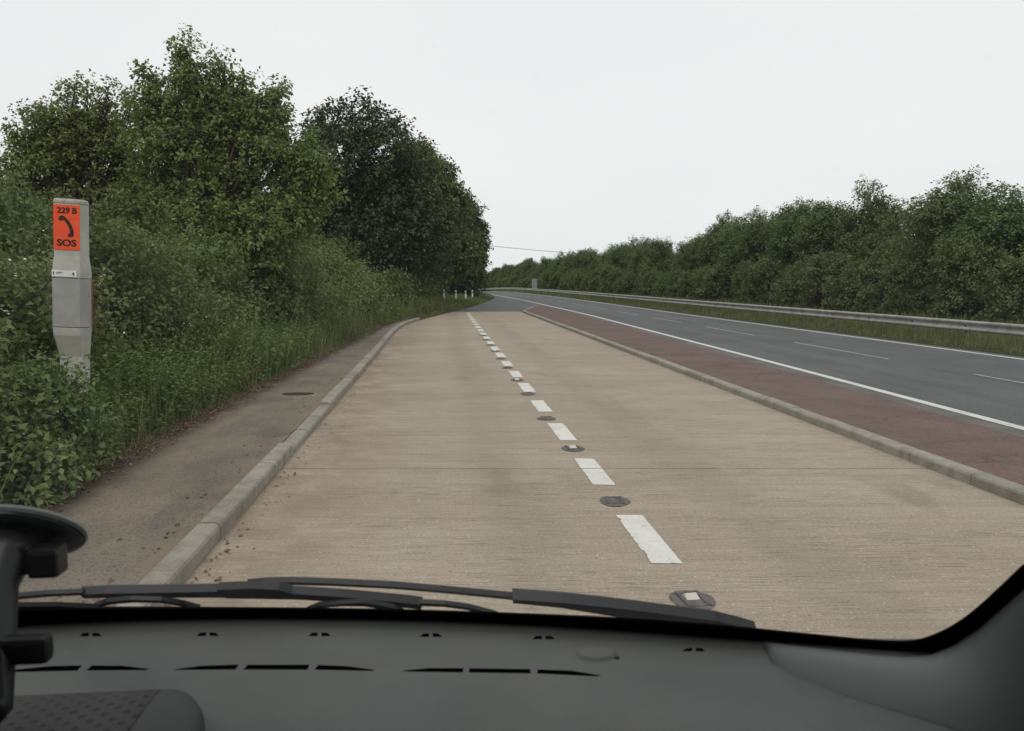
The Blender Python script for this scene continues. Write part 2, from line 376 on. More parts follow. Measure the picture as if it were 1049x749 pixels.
def strip(name, fl, fr, y0, y1, z, mat, step=1.0, nx=2, kind='structure', parent=None, label=None, cat=None):
    n = max(2, int(abs(y1 - y0) / step) + 1); ys = np.linspace(y0, y1, n)
    L = np.array([float(fl(y)) for y in ys]); Rr = np.array([float(fr(y)) for y in ys]); Z = fall(ys) + z
    V = []
    for i in range(n):
        for j in range(nx): V.append((L[i] + (Rr[i] - L[i]) * j / (nx - 1), ys[i], Z[i]))
    T = [(i * nx + j, i * nx + j + 1, (i + 1) * nx + j + 1, (i + 1) * nx + j) for i in range(n - 1) for j in range(nx - 1)]
    o = link(name, np_mesh(name, V, T, 4), mat, parent)
    if kind: o['kind'] = kind
    return tag(o, label, cat)

def hedgeX(y): return farX(y) + 8.6
def terrain_z(x, y):
    e = pathL(y); f = farX(y) + .5
    z = np.full(np.shape(x), -.06)
    dl = np.clip(e - x, 0, None); dr = np.clip(x - f, 0, None)
    sm = lambda t: np.clip(t, 0, 1) ** 2 * (3 - 2 * np.clip(t, 0, 1))
    z = z + .10 * sm(dl / .25) + .45 * sm((dl - .3) / 2.5) + .6 * sm((dl - 2) / 8)
    z = z + .09 * sm(dr / .6) + .35 * sm((dr - 2) / 6)
    return z + fall(y)
xs = np.unique(np.concatenate([np.arange(-14, 26, .25), np.arange(-60, 60, 3), np.array([-3000, -1500, -700, -350, -180, -100, 100, 180, 350, 700, 1500, 3000])]))
ys = np.unique(np.concatenate([np.arange(-20, 60, .75), np.arange(60, 340, 4), np.array([-3000, -800, -300, -120, -60, 380, 450, 600, 900, 1600, 3000, 5000])]))
XX, YY = np.meshgrid(xs, ys)
ZZ = terrain_z(XX, YY)
rg = np.random.default_rng(3)
off = np.where((XX < pathL(YY) - .5) | (XX > farX(YY) + 1.2), rg.normal(0, .02, XX.shape), 0)
V = np.stack([XX, YY, ZZ + off], -1).reshape(-1, 3)
nx, ny = len(xs), len(ys)
ii = (np.arange(ny - 1)[:, None] * nx + np.arange(nx - 1)[None, :]).ravel()
T = np.stack([ii, ii + 1, ii + nx + 1, ii + nx], 1)
go = link('ground', np_mesh('ground', V, T, 4), M['soil']); go['kind'] = 'structure'

strip('road', lambda y: float(leftX(y)) if y > 45.5 else 6.2, lambda y: farX(y) + .38, -40, 330, -.006, M['asphalt'], 1.0, 6)
strip('lay_by', lambda y: leftX(y), lambda y: 4.66, -30, 46.2, 0.0, M['concrete'], 1.0, 6)
strip('footpath', lambda y: pathL(y) - .12, lambda y: leftX(y) - .15, -30, 37, .085, M['path'], .5, 6)
# asphalt margin left of the carriageway edge line
strip('road_margin', lambda y: edgeX(y) - .50, lambda y: edgeX(y) - .02, -40, 44, -.002, M['asphalt_edge'], 1.0)
# red traffic island between lay-by and carriageway
def isl_l(y): return 4.81 if y < 45 else min(4.81 + (y - 45) * .19 + max(0, y - 53) ** 2 * .06, 7.0)
def isl_r(y): return float(edgeX(y)) - .46
yl = list(np.arange(-40, 45, 1.5)) + list(np.arange(45, 57.6, .5))
V = []; T = []
for i, y in enumerate(yl):
    a, b = isl_l(y), max(isl_l(y) + .05, isl_r(y))
    for q, zz in ((0, .098), (.35, .092), (.8, .075), (.97, .05), (1.0, -.02)): V.append((a + (b - a) * q, y, zz))
for i in range(len(yl) - 1):
    for j in range(4): T.append((i * 5 + j, i * 5 + j + 1, i * 5 + 6 + j, i * 5 + 5 + j))
io = link('pavement', np_mesh('pavement', V, T, 4), M['red']); io['kind'] = 'structure'

# kerbs: individual stones in one strip each
def kerb(name, pts, side, width=.15, height=.12, stone=.91, gap=.008, seed=1, below=-.1, drop=None):
    rng = random.Random(seed); bm = bmesh.new()
    P = [Vector((x, y, 0)) for x, y in pts]
    cum = [0.0]
    for a, b in zip(P, P[1:]): cum.append(cum[-1] + (b - a).length)
    def at(s):
        for i in range(len(P) - 1):
            if s <= cum[i + 1] or i == len(P) - 2:
                f = (s - cum[i]) / (cum[i + 1] - cum[i]); return P[i].lerp(P[i + 1], f)
    s = 0.0
    prof = [(0, below), (0.0, height * .72), (.010, height * .88), (.030, height - .004), (.045, height), (width - .006, height), (width, height - .006), (width, below)]
    while s + stone < cum[-1]:
        a = at(s + gap / 2); b = at(s + stone - gap / 2); d = (b - a).normalized(); nrm = Vector((d.y, -d.x, 0)) * side
        dz = rng.uniform(-.005, .005) - (drop((a.y + b.y) / 2) if drop else 0); dx = rng.uniform(-.004, .004)
        rings = []
        for q in (a, b):
            rings.append([bm.verts.new(q + nrm * (u + dx) + Vector((0, 0, z + dz))) for u, z in prof])
        n = len(prof)
        for k in range(n): bm.faces.new((rings[0][k], rings[0][(k + 1) % n], rings[1][(k + 1) % n], rings[1][k]))
        bm.faces.new(rings[0]); bm.faces.new(rings[1][::-1])
        s += stone
    o = from_bm(name, bm, M['kerb']); o['kind'] = 'structure'; return o
kerb('kerb', [(float(leftX(y)), y) for y in np.arange(-20, 37, .9)], -1, seed=2, drop=lambda y: .035 if 8.4 < y < 10.8 else 0)
kerb('kerb', [(4.66, y) for y in np.arange(-20, 45, .9)] + [(isl_l(y) - .15, y) for y in np.arange(45.5, 56.5, .5)], 1, height=.105, seed=3)

# markings
def paint_quad(bm, pts, z): bm.faces.new([bm.verts.new((x, y, z)) for x, y in pts])
rng = random.Random(5)
dash_starts = [4.72 + 1.955 * k for k in range(-3, 21)]
for k, y0 in enumerate(dash_starts):
    bm = bmesh.new(); L = 1.06 + rng.uniform(-.04, .06); xl, xr = 1.325, 1.525; nseg = 44
    xc = max(0, (y0 - 30) / 14) * .06; sl = rng.uniform(-.006, .006); lv = []; rv = []; ja = jb = 0
    for i in range(nseg + 1):
        f = i / nseg
        if rng.random() < .35: ja = rng.uniform(-.003, .005) + (rng.uniform(.005, .014) if rng.random() < .12 else 0)
        if rng.random() < .35: jb = rng.uniform(-.005, .003) - (rng.uniform(.005, .012) if rng.random() < .10 else 0)
        lv.append(bm.verts.new((xl + xc + ja + sl * f, y0 + .009 + L * f + (rng.uniform(-.01, .01) if i in (0, nseg) else 0), .004))); rv.append(bm.verts.new((xr + xc + jb + sl * f, y0 - .009 + L * f + (rng.uniform(-.01, .01) if i in (0, nseg) else 0), .004)))
    for i in range(nseg): bm.faces.new((lv[i], rv[i], rv[i + 1], lv[i + 1]))
    o = from_bm('lay_by_marking', bm, M['paint_layby']); o['kind'] = 'structure'
strip('edge_line', lambda y: edgeX(y), lambda y: edgeX(y) + .17, -40, 330, -.001, M['paint_road'], 1.0)
strip('edge_line', lambda y: farX(y) - .10, lambda y: farX(y) + .05, -40, 330, -.001, M['paint_road'], 1.0)
for k in range(-3, 22):
    y0 = 9.2 + 8.0 * k
    strip('lane_marking', lambda y: midX(y) - .04, lambda y: midX(y) + .04, y0, y0 + 5.0, -.001, M['paint_lane'], .8)

# ------------------------------------------------------------------ road studs in the lay-by
def make_stud(seed, bright=True):
    r = empty('road_stud', (0, 0, 0))
    rg_ = random.Random(seed); bm = bmesh.new()
    # bitumen pad: irregular low mound
    n = 28; rim = []; mid = []; top = []
    for i in range(n):
        a = 2 * math.pi * i / n; j = .80 * (1 + .06 * math.sin(3 * a + seed) + rg_.uniform(-.02, .02))
        rim.append(bm.verts.new((.155 * j * math.cos(a), .185 * j * math.sin(a), .0045)))
        mid.append(bm.verts.new((.135 * j * math.cos(a), .165 * j * math.sin(a), .010 + rg_.uniform(-.002, .002))))
        top.append(bm.verts.new((.085 * math.cos(a), .105 * math.sin(a), .013 + rg_.uniform(-.002, .002))))
    for a, b in ((rim, mid), (mid, top)):
        for i in range(n): bm.faces.new((a[i], a[(i + 1) % n], b[(i + 1) % n], b[i]))
    bm.faces.new(top)
    from_bm('bitumen_pad', bm, M['bitumen'], r, True)
    bm = bmesh.new()
    box(bm, -.070, -.046, -.100, .100, .004, .021, .005); box(bm, .046, .070, -.100, .100, .004, .021, .005)
    box(bm, -.046, .046, .080, .104, .003, .018, .004); box(bm, -.046, .046, -.104, -.080, .003, .017, .004)
    from_bm('casting', bm, M['iron'], r)
    bm = bmesh.new()
    hz_ = .034 if bright else .019
    vs = [(-.040, -.015, .010), (.040, -.015, .010), (.034, .035, hz_), (-.034, .035, hz_), (-.040, .07, .010), (.040, .07, .010)]
    v = [bm.verts.new(q) for q in vs]
    for q in ((0, 1, 2, 3), (3, 2, 5, 4), (0, 3, 4), (1, 5, 2), (0, 4, 5, 1)): bm.faces.new([v[i] for i in q])
    from_bm('reflector', bm, M['reflector'] if bright else M['iron'], r)
    return r
studA = make_stud(1); studB = make_stud(4, False)
for k in range(0, 12):
    y = [2.2, 4.14, 6.15, 8.18, 10.05, 12.3, 14.05, 16.1, 18.0, 20.0, 21.9, 23.9, 25.8][k + 1]
    o = studA if k == 0 else studB if k == 1 else copy_tree(studA if k in (2, 5, 8) else studB)
    o.location = (1.40 - (.04 if k > 2 else 0), y, .001); o.rotation_euler = (0, 0, R(random.Random(k).uniform(-8, 8) + (180 if k in (1, 4) else 0)))
    lab = {0: 'nearest road stud with pale reflector, just above the wiper arm', 1: 'second road stud, round dark pad without bright reflector below the long white dash'}.get(k, '%s road stud counted away from the wiper, along the white dashes' % ORD[max(0, k)])
    if k >= 7: lab = 'tiny distant road stud between the far white dashes of the lay-by'
    tag(o, lab, 'road stud', 'road studs between the lay-by dashes')

# ------------------------------------------------------------------ foliage
def norm(a): return a / np.maximum(1e-9, np.linalg.norm(a, axis=-1, keepdims=True))
def leaves(P, D, N, L, W):
    """P base pts, D tip dir, N approx normal, L length, W half width -> verts, tris"""
    D = norm(D); S = norm(np.cross(D, N)); N = np.cross(S, D)
    L = np.asarray(L)[:, None] * np.ones((len(P), 1)); W = np.asarray(W)[:, None] * np.ones((len(P), 1))
    tip = P + D * L - N * L * .12; l = P + D * L * .42 + S * W + N * L * .10; r = P + D * L * .42 - S * W + N * L * .10
    V = np.stack([P, l, tip, r], 1).reshape(-1, 3); b = np.arange(len(P))[:, None] * 4
    T = np.concatenate([b + np.array([[0, 2, 1]]), b + np.array([[0, 3, 2]])], 1).reshape(-1, 3)
    return V, T
def tubes3(A, B, ra, rb):
    """three sided thin stems from A to B"""
    D = norm(B - A); ref = np.tile(np.array([[.3, .5, .81]]), (len(A), 1)); U = norm(np.cross(D, ref)); W = np.cross(D, U)
    vs = []
    for k in range(3):
        a = 2 * math.pi * k / 3; o = U * math.cos(a) + W * math.sin(a); vs += [A + o * ra, B + o * rb]
    V = np.stack(vs, 1).reshape(-1, 3); b = np.arange(len(A))[:, None] * 6
    T = np.concatenate([b + np.array([[0, 2, 3]]), b + np.array([[0, 3, 1]]), b + np.array([[2, 4, 5]]), b + np.array([[2, 5, 3]]), b + np.array([[4, 0, 1]]), b + np.array([[4, 1, 5]])], 1).reshape(-1, 3)
    return V, T
def crown(rng, lobes, n_clusters, per, leaf, clen, shell=.5, up=.45, rough=.3, wp=2.0):
    """lobes: array (m,4) centre+radius. returns leaf V,T and twig arrays A,B"""
    lobes = np.asarray(lobes, float); w = lobes[:, 3] ** wp; w /= w.sum()
    k = rng.choice(len(lobes), n_clusters, p=w)
    d = norm(rng.normal(size=(n_clusters, 3)))
    rad = lobes[k, 3] * (shell + (1 - shell) * rng.random(n_clusters) ** .6) * (1 + rough * rng.normal(size=n_clusters) * .5)
    c = lobes[k, :3] + d * rad[:, None] * np.array([1, 1, .9])
    ax = norm(d * .8 + np.array([0, 0, up]) + rng.normal(size=(n_clusters, 3)) * .35)
    Lc = clen * (.6 + .8 * rng.random(n_clusters))
    s = rng.random((n_clusters, per)); s = s ** .8
    base = c[:, None, :] + ax[:, None, :] * (s * Lc[:, None])[..., None]
    perp = rng.normal(size=(n_clusters, per, 3)); perp -= (perp * ax[:, None]).sum(-1, keepdims=True) * ax[:, None]; perp = norm(perp)
    base = base + perp * (rng.random((n_clusters, per, 1)) * Lc[:, None, None] * .28)
    D = norm(perp * 1.0 + ax[:, None] * .5 + rng.normal(size=perp.shape) * .35 + np.array([0, 0, -.25]))
    N = norm(np.array([0, 0, .9]) + ax[:, None] * .3 + rng.normal(size=perp.shape) * .55)
    L = leaf * (.6 + .7 * rng.random(n_clusters * per))
    V, T = leaves(base.reshape(-1, 3), D.reshape(-1, 3), N.reshape(-1, 3), L, L * .34)
    return V, T, c - ax * Lc[:, None] * .35, c + ax * Lc[:, None] * .95
def merge(parts):
    Vs, Ts, o = [], [], 0
    for V, T in parts: Vs.append(V); Ts.append(T + o); o += len(V)
    return np.concatenate(Vs), np.concatenate(Ts)
def trunk_mesh(rng, base, lobes, r0, sub=2, A=None, B=None, rt=.006):
    bm = bmesh.new(); base = Vector(base)
    lobes = np.asarray(lobes); top = Vector(lobes[np.argmax(lobes[:, 2]), :3])
    cen = Vector(lobes[:, :3].mean(0)); fork = base.lerp(Vector((cen.x, cen.y, cen.z)), .45)
    fork.x += rng.normal() * .1
    p1 = base.lerp(fork, .5) + Vector((rng.normal() * .08, rng.normal() * .08, 0))
    tube(bm, [base - Vector((0, 0, .3)), base, p1, fork, fork.lerp(cen, .6), cen.lerp(top, .5), top], [r0 * 1.35, r0 * 1.15, r0, r0 * .85, r0 * .6, r0 * .35, r0 * .1], 8)
    for lb in lobes:
        e = Vector(lb[:3]); s = p1.lerp(fork.lerp(cen, .5), float(rng.random()))
        m = s.lerp(e, .5) + Vector((rng.normal() * .12, rng.normal() * .12, -.1 * (e - s).length * .5))
        tube(bm, [s, m, e], [r0 * .42, r0 * .26, r0 * .12], 5)
    me = bpy.data.meshes.new('trunk'); bm.to_mesh(me); bm.free()
    if A is not None:
        nv = len(me.vertices); v = np.empty(nv * 3, np.float32); me.vertices.foreach_get('co', v)
        tris = []
        for q in me.polygons:
            vs = list(q.vertices)
            for i in range(1, len(vs) - 1): tris.append((vs[0], vs[i], vs[i + 1]))
        # limbs from lobe centres towards the sprays
        lc = lobes[:, :3]; near = np.argmin(((A[:, None, :] - lc[None]) ** 2).sum(-1), 1)
        sel = rng.random(len(A)) < .5
        V, T = merge([(v.reshape(-1, 3), np.array(tris)), tubes3(A, B, rt, rt * .4), tubes3(lc[near][sel], A[sel], rt * 1.8, rt)])
        me = np_mesh('trunk', V, T)
    return me

def sprays(lst):
    out = []
    for x0, y0, x1, y1, r in lst:
        n = max(3, int(math.hypot(x1 - x0, y1 - y0) / 6))
        for i in range(n + 1):
            f = i / n; out.append((x0 + (x1 - x0) * f, y0 + 22 + (y1 - y0) * f, r * .62 * (1.2 - .8 * f)))
    return out
def pxlobes(lst, Y, rng, depth=.5):
    out = []
    for px, py, r in lst:
        p = aty(px, py, Y + rng.uniform(-depth, depth) * r * Y / 800); out.append((p.x, p.y, p.z, r * Y / 800))
    return np.array(out)
def tree(name, label, cat, lob, seed, base, r0, mat, ncl, per, leaf, clen, group=None, **kw):
    rng = np.random.default_rng(seed); b = np.array(base, float)
    lob = np.array(lob, float); lob[:, :3] -= b
    root = empty(name, base, label, cat, group)
    V, T, A, B = crown(rng, lob, ncl, per, leaf, clen, **kw)
    link('crown', np_mesh('crown', V, T), mat, root)
    link('trunk', trunk_mesh(rng, (0, 0, 0), lob, r0, A=A, B=B), M['bark'], root)
    return root
pr = random.Random(11)
LT = 'trees along the left side of the lay-by'
T2 = [(190, 58, 7), (192, 80, 15), (226, 70, 9), (215, 100, 24), (252, 85, 9), (258, 112, 20), (280, 100, 8), (274, 128, 16), (176, 105, 24), (155, 70, 7), (158, 92, 14), (238, 145, 38), (285, 165, 30), (190, 165, 45), (303, 200, 30), (322, 172, 12), (318, 190, 16), (250, 205, 45), (160, 205, 40), (205, 235, 42), (290, 230, 34), (255, 245, 40)]
T2 = [(a, b, c * (.86 if b > 150 else .70)) for a, b, c in T2 if b >= 112 and c > 11] + sprays([(186, 140, 189, 26, 17), (208, 130, 212, 50, 13), (218, 120, 230, 42, 12), (242, 130, 250, 60, 14), (276, 140, 285, 70, 14), (262, 125, 268, 84, 11), (156, 130, 153, 48, 13), (168, 120, 172, 62, 9), (305, 160, 318, 120, 11), (312, 190, 337, 152, 12), (300, 205, 340, 178, 12), (232, 100, 240, 56, 7), (195, 90, 200, 50, 7), (140, 120, 138, 86, 9)])
tree('maple_tree', 'large light green leafy tree on the left, tallest, its top sprays against the sky', 'tree', pxlobes(T2, 20, pr, 1.0), 21, (-5.9, 20, .5), .16, M['leaf_light'], 2900, 20, .10, .36, LT, rough=.26, wp=1.75)
T1 = [(75, 92, 16), (88, 80, 10), (58, 100, 12), (110, 82, 10), (132, 92, 9), (105, 102, 14), (38, 120, 12), (62, 140, 32), (100, 135, 24), (25, 150, 12), (55, 178, 32), (20, 175, 14), (105, 180, 38), (140, 160, 20), (80, 215, 40), (130, 215, 36), (15, 215, 26)]
T1 = [(a, b, c * (.84 if b > 165 else .70)) for a, b, c in T1 if b >= 130 and c > 11] + sprays([(72, 140, 76, 64, 15), (58, 140, 52, 80, 12), (45, 150, 32, 92, 13), (108, 140, 112, 66, 13), (122, 150, 136, 78, 12), (90, 120, 90, 70, 10), (35, 165, 14, 112, 12), (28, 185, 6, 146, 11), (20, 200, -8, 168, 11)])
tree('maple_tree', 'smaller loose light green tree at the left edge, behind the phone post', 'tree', pxlobes(T1, 21, pr, 1.0), 22, (-9.4, 21, .6), .12, M['leaf_light'], 1450, 19, .095, .38, LT, rough=.28, wp=1.75)
T3 = [(338, 128, 14), (372, 122, 14), (398, 136, 13), (322, 140, 10), (345, 165, 34), (392, 165, 32), (328, 195, 28), (415, 185, 24), (400, 225, 44), (350, 225, 42), (435, 235, 30), (375, 255, 35), (330, 245, 30), (425, 265, 30)]
tree('sycamore_tree', 'broad very dark green tree right of the light green one', 'tree', pxlobes(T3, 43, pr, .8), 23, (-4.2, 43, .4), .26, M['leaf_dark'], 3000, 20, .20, .75, LT, rough=.24)
T4 = [(425, 158, 9), (433, 165, 12), (447, 188, 16), (458, 208, 15), (425, 195, 32), (440, 235, 36), (466, 222, 12), (460, 262, 25), (472, 245, 12)]
tree('sycamore_tree', 'mid green tree between the two dark trees, sloping to the right', 'tree', pxlobes(T4, 54, pr, .8), 24, (-1.4, 54, .2), .24, M['leaf_mid'], 2200, 20, .22, .8, LT, rough=.24)
T5 = [(474, 212, 9), (480, 226, 12), (487, 240, 9), (484, 255, 12), (470, 250, 22), (487, 272, 7), (478, 278, 14), (462, 275, 20), (484, 288, 8), (470, 295, 10), (452, 290, 14)]
tree('sycamore_tree', 'dark tree at the far right end of the left row, its edge against the sky', 'tree', pxlobes(T5, 74, pr, .8), 25, (1.2, 74, .1), .26, M['leaf_dark'], 2000, 18, .26, .9, LT, rough=.24)

# reusable crowns for the hedgerow and background
def lib_tree(seed, h, w, mat, ncl=1750, per=18, leaf=.125, clen=.5, trunk=.12):
    rng = np.random.default_rng(seed); lob = []
    for i in range(11):
        zz = h * (.16 + .68 * rng.random()); rr = w * (.30 + .22 * rng.random()) * (1 - .45 * max(0, zz / h - .55))
        a = rng.random() * 6.283; q = w * .55 * math.sqrt(rng.random()) * (1.15 - .6 * zz / h)
        lob.append((q * math.cos(a), q * math.sin(a), zz, rr))
    lob.append((0, 0, h * .84, w * .24)); lob.append((rng.normal() * .3, rng.normal() * .3, h * .93, w * .13))
    lob = np.array(lob); V, T, A, B = crown(rng, lob, ncl, per, leaf, clen, rough=.3)
    return np_mesh('crown', V, T), trunk_mesh(rng, (0, 0, 0), lob, trunk, A=A, B=B, rt=.008)
LIB = [lib_tree(40 + i, 5.6 + .5 * (i % 3), 2.5 + .25 * (i % 2), None) for i in range(6)]
SHR = [lib_tree(60 + i, 2.6, 1.9, None, ncl=900, leaf=.115, clen=.42, trunk=.05) for i in range(3)]
MATS = ['leaf_hedge', 'leaf_mid', 'leaf_hedge', 'leaf_hedge', 'leaf_hedge', 'leaf_hedge']
LIBM = {}
def lib_place(lib, idx, matname, name, x, y, s, rz, label, cat, group, sz=1.0):
    z = float(terrain_z(np.array(x), np.array(y)))
    root = empty(name, (x, y, z - .05), label, cat, group, rz); root.scale = (s, s, s * sz)
    key = (id(lib), idx, matname)
    if key not in LIBM:
        me = lib[idx][0].copy(); me.materials.clear(); me.materials.append(M[matname]); LIBM[key] = me
        tm = lib[idx][1]
        if not tm.materials: tm.materials.append(M['bark'])
    link('crown', LIBM[key], None, root); link('trunk', lib[idx][1], None, root)
    return root
rng = random.Random(77)
y = 26.5; k = 0; spots = []
while y < 300:
    spots.append((float(hedgeX(y)) + rng.uniform(-.5, 1.2), y)); y += 2.3 * rng.uniform(.85, 1.15) * (1 + y / 400)
for k, (x, y) in enumerate(spots):
    s = rng.uniform(.86, 1.04)
    lab = '%s hedgerow tree from the right edge, rising behind the crash barrier' % (ORD[k] if 0 < k < 20 else 'nearest') if k < 14 else 'green hedgerow tree far along the bend behind the crash barrier'
    lib_place(LIB, rng.randrange(6), rng.choice(MATS), 'hedgerow_tree', x, y, s, rng.uniform(0, 6.28), lab, 'tree', 'hedgerow trees beyond the road', sz=rng.uniform(.90, 1.04) * (.94 if y < 33 else 1.0))
y = 25.0; k = 0
while y < 190:
    lab = '%s low bush from the right at the foot of the hedgerow' % (ORD[k] if k < 20 else '') if k < 14 else 'small far bush at the foot of the hedgerow'
    lib_place(SHR, rng.randrange(3), rng.choice(['leaf_hedge', 'leaf_mid', 'leaf_hedge', 'leaf_hedge']), 'hedgerow_bush', float(hedgeX(y)) - 2.3 + rng.uniform(-.3, .4), y, rng.uniform(.75, 1.1), rng.uniform(0, 6.28), lab, 'bush', 'bushes at the foot of the hedgerow')
    y += 2.9 * rng.uniform(.8, 1.2) * (1 + y / 200); k += 1
# taller back row so no sky shows low through the hedge
y = 30.0
while y < 290:
    lib_place(LIB, rng.randrange(6), rng.choice(MATS), 'hedgerow_tree', float(hedgeX(y)) + 4.2 + rng.uniform(-.8, .8), y, rng.uniform(.85, 1.05), rng.uniform(0, 6.28), 'half hidden tree in the back row of the right hand hedgerow', 'tree', 'back row of hedgerow trees')
    y += 6.0 * rng.uniform(.8, 1.2) * (1 + y / 300)
# background trees behind the left row
for k, (x, y, s) in enumerate([(-14, 26, .8), (-12.5, 34, .9), (-9.5, 39, .95), (-17, 33, .8), (-9, 50, 1.0), (-6, 62, 1.1), (-3.5, 72, 1.1), (-.5, 86, 1.0), (1.0, 98, .95), (-.5, 112, 1.0), (-2, 130, 1.0), (-4, 150, 1.0), (-7, 170, 1.0), (-20, 24, .8), (-16, 45, 1.0), (-12, 60, 1.0)]):
    lib_place(LIB, k % 6, ['leaf_dark', 'leaf_mid'][k % 2], 'background_tree', x, y, s, k * 1.3, 'half hidden tree behind the front row of trees on the left', 'tree', 'background trees left')

# ---- bramble bank on the left: bushes, each a thing
def bramble(x, y, r, h, seed, label, ncl, leaf, mat='leaf_bramble', flowers=0):
    rng = np.random.default_rng(seed); zb = float(terrain_z(np.array(x), np.array(y)))
    lob = []
    for i in range(12):
        a = rng.random() * 6.283; q = r * .75 * math.sqrt(rng.random()); zz = (h - .35) * (.15 + .8 * rng.random()) * (1 - .35 * (q / r) ** 2)
        lob.append((q * math.cos(a), q * math.sin(a), zz, r * .30 + .25 * rng.random()))
    lob.append((0, 0, h * .7, h * .25)); lob = np.array(lob)
    root = empty('bramble_bush', (x, y, zb), label, 'bush', 'bramble bushes on the left bank')
    V, T, A, B = crown(rng, lob, ncl, 15, leaf, leaf * 4.6, up=.25, rough=.3)
    link('foliage', np_mesh('foliage', V, T), M[mat], root)
    bm = bmesh.new()
    for i in range(14):
        lb = lob[i % len(lob)]; e = Vector(lb[:3]); m = Vector((e.x * .5, e.y * .5, e.z * .8)); tube(bm, [(e.x * .1, e.y * .1, -.1), m, e, e + Vector((rng.normal() * .4, rng.normal() * .4, -.1))], [.012, .010, .007, .003], 5)
    me = bpy.data.meshes.new('stems'); bm.to_mesh(me); bm.free()
    v = np.empty(len(me.vertices) * 3, np.float32); me.vertices.foreach_get('co', v)
    tr = []
    for q in me.polygons:
        vs = list(q.vertices)
        for i in range(1, len(vs) - 1): tr.append((vs[0], vs[i], vs[i + 1]))
    V2, T2_ = merge([(v.reshape(-1, 3), np.array(tr)), tubes3(A, B, .004, .002)])
    link('stems', np_mesh('stems', V2, T2_), M['twig'], root)
    if flowers:
        k = rng.choice(len(B), flowers); P = np.repeat(B[k], 7, 0) + rng.normal(size=(flowers * 7, 3)) * .045
        D = rng.normal(size=P.shape); N = np.tile([[0, 0, 1.]], (len(P), 1)) + rng.normal(size=P.shape) * .4
        V3, T3_ = leaves(P, D, N, np.full(len(P), .035), np.full(len(P), .016))
        link('blossom', np_mesh('blossom', V3, T3_), M['flower'], root)
    return root
front = [(4.4, 1.35, 1.05), (6.6, 1.4, 1.35), (9.2, 1.5, 1.75), (11.6, 1.6, 2.25), (14.2, 1.7, 2.45), (17, 1.8, 2.5), (20, 1.8, 2.55), (23, 1.8, 2.6), (26, 1.8, 2.55), (29.2, 1.8, 2.45), (32.5, 1.8, 2.2), (36, 1.7, 1.8), (40, 1.7, 1.55)]
for k, (y, r, h) in enumerate(front):
    x = float(pathL(y)) - (1.55 if y < 8 else 1.9 if y < 12 else 2.0 if y < 30 else 2.6)
    tagl = {0: 'nearest low bramble bush, beside the suction cup', 1: 'second bramble bush, low, in front of the phone post', 2: 'third bramble bush, just behind the phone post'}.get(k, '%s bramble bush along the path counted from the suction cup' % ORD[min(k, 19)])
    bramble(x, y, r, h, 100 + k, tagl, int(1500 if y < 22 else 1100), .062 if y < 9 else .075 if y < 18 else .095 if y < 28 else .12, 'leaf_bramble' if k % 3 else 'leaf_mid', flowers=10 if k in (1, 2, 3) else 0)
for k, (y, r, h) in enumerate([(7.5, 1.9, 2.1), (10.5, 2.0, 2.5), (13.6, 2.1, 2.9), (17, 2.2, 3.0), (21, 2.2, 3.0), (25, 2.2, 3.1), (30, 2.2, 3.1), (35, 2.3, 3.0), (40, 2.3, 3.0)]):
    bramble(float(pathL(y)) - 4.9, y, r, h, 140 + k, '%s bush of the taller row behind the front brambles on the left bank' % ORD[k], 1100, .09 if y < 18 else .12, ['leaf_mid', 'leaf_bramble'][k % 2])
for k, (x, y, r, h) in enumerate([(-3.0, 46, 1.8, 2.2), (-2.2, 53, 1.5, 2.0), (-2.4, 60, 2.0, 2.6), (-1.4, 67, 1.8, 2.2), (-.6, 75, 1.8, 2.0), (1.0, 85, 1.7, 1.8)]):
    bramble(x, y, r, h, 170 + k, '%s light bush at the foot of the dark trees near the white posts' % ORD[k], 800, .14, ['leaf_light', 'leaf_mid'][k % 2], flowers=30 if k < 2 else 0)

# ---- nettles and weeds at the path edge (uncountable)
rg = np.random.default_rng(9)
def weeds(n, ylo, yhi, wid, hlo, hhi, per, leaf):
    y = ylo + (yhi - ylo) * rg.random(n) ** 1.25; q = rg.random(n) ** .8 * wid
    x = pathL(y) - .05 - q + rg.normal(size=n) * .07; z = terrain_z(x, y)
    h = (hlo + (hhi - hlo) * rg.random(n)) * (.55 + .45 * np.clip(q / .45, 0, 1)); lean = rg.normal(size=(n, 2)) * .16
    A = np.stack([x, y, z - .03], 1); B = A + np.stack([lean[:, 0] * h + .06, lean[:, 1] * h, h], 1)
    s = np.linspace(.12, 1, per)[None, :, None] * np.ones((n, 1, 1)) + rg.normal(size=(n, per, 1)) * .02
    P = A[:, None] + (B - A)[:, None] * s
    ang = (np.arange(per) * 1.571)[None] + rg.random((n, 1)) * 6.28 + rg.normal(size=(n, per)) * .4
    D = np.stack([np.cos(ang), np.sin(ang), -.25 + .5 * s[..., 0] + rg.normal(size=ang.shape) * .25], -1)
    N = np.array([0, 0, 1.]) + rg.normal(size=D.shape) * .3
    L = leaf * (1.25 - .7 * s[..., 0]) * (.75 + .5 * rg.random(ang.shape)) * (.7 + .6 * rg.random((n, 1)))
    V, T = leaves(P.reshape(-1, 3), D.reshape(-1, 3), N.reshape(-1, 3), L.ravel(), L.ravel() * .33)
    return (V, T), tubes3(A, B, .004, .0015)
bramble(-3.50, 7.2, .36, 1.02, 190, 'small leafy bush hiding the foot of the phone post', 420, .06, 'leaf_mid')
bramble(-3.48, 6.3, .34, .74, 191, 'small leafy bush in front of the phone post, nearer the suction cup', 380, .06, 'leaf_bramble')
W1 = weeds(3600, 3.0, 16, 1.6, .50, 1.08, 22, .085)
W2 = weeds(1900, 14, 44, 2.0, .5, 1.1, 18, .11)
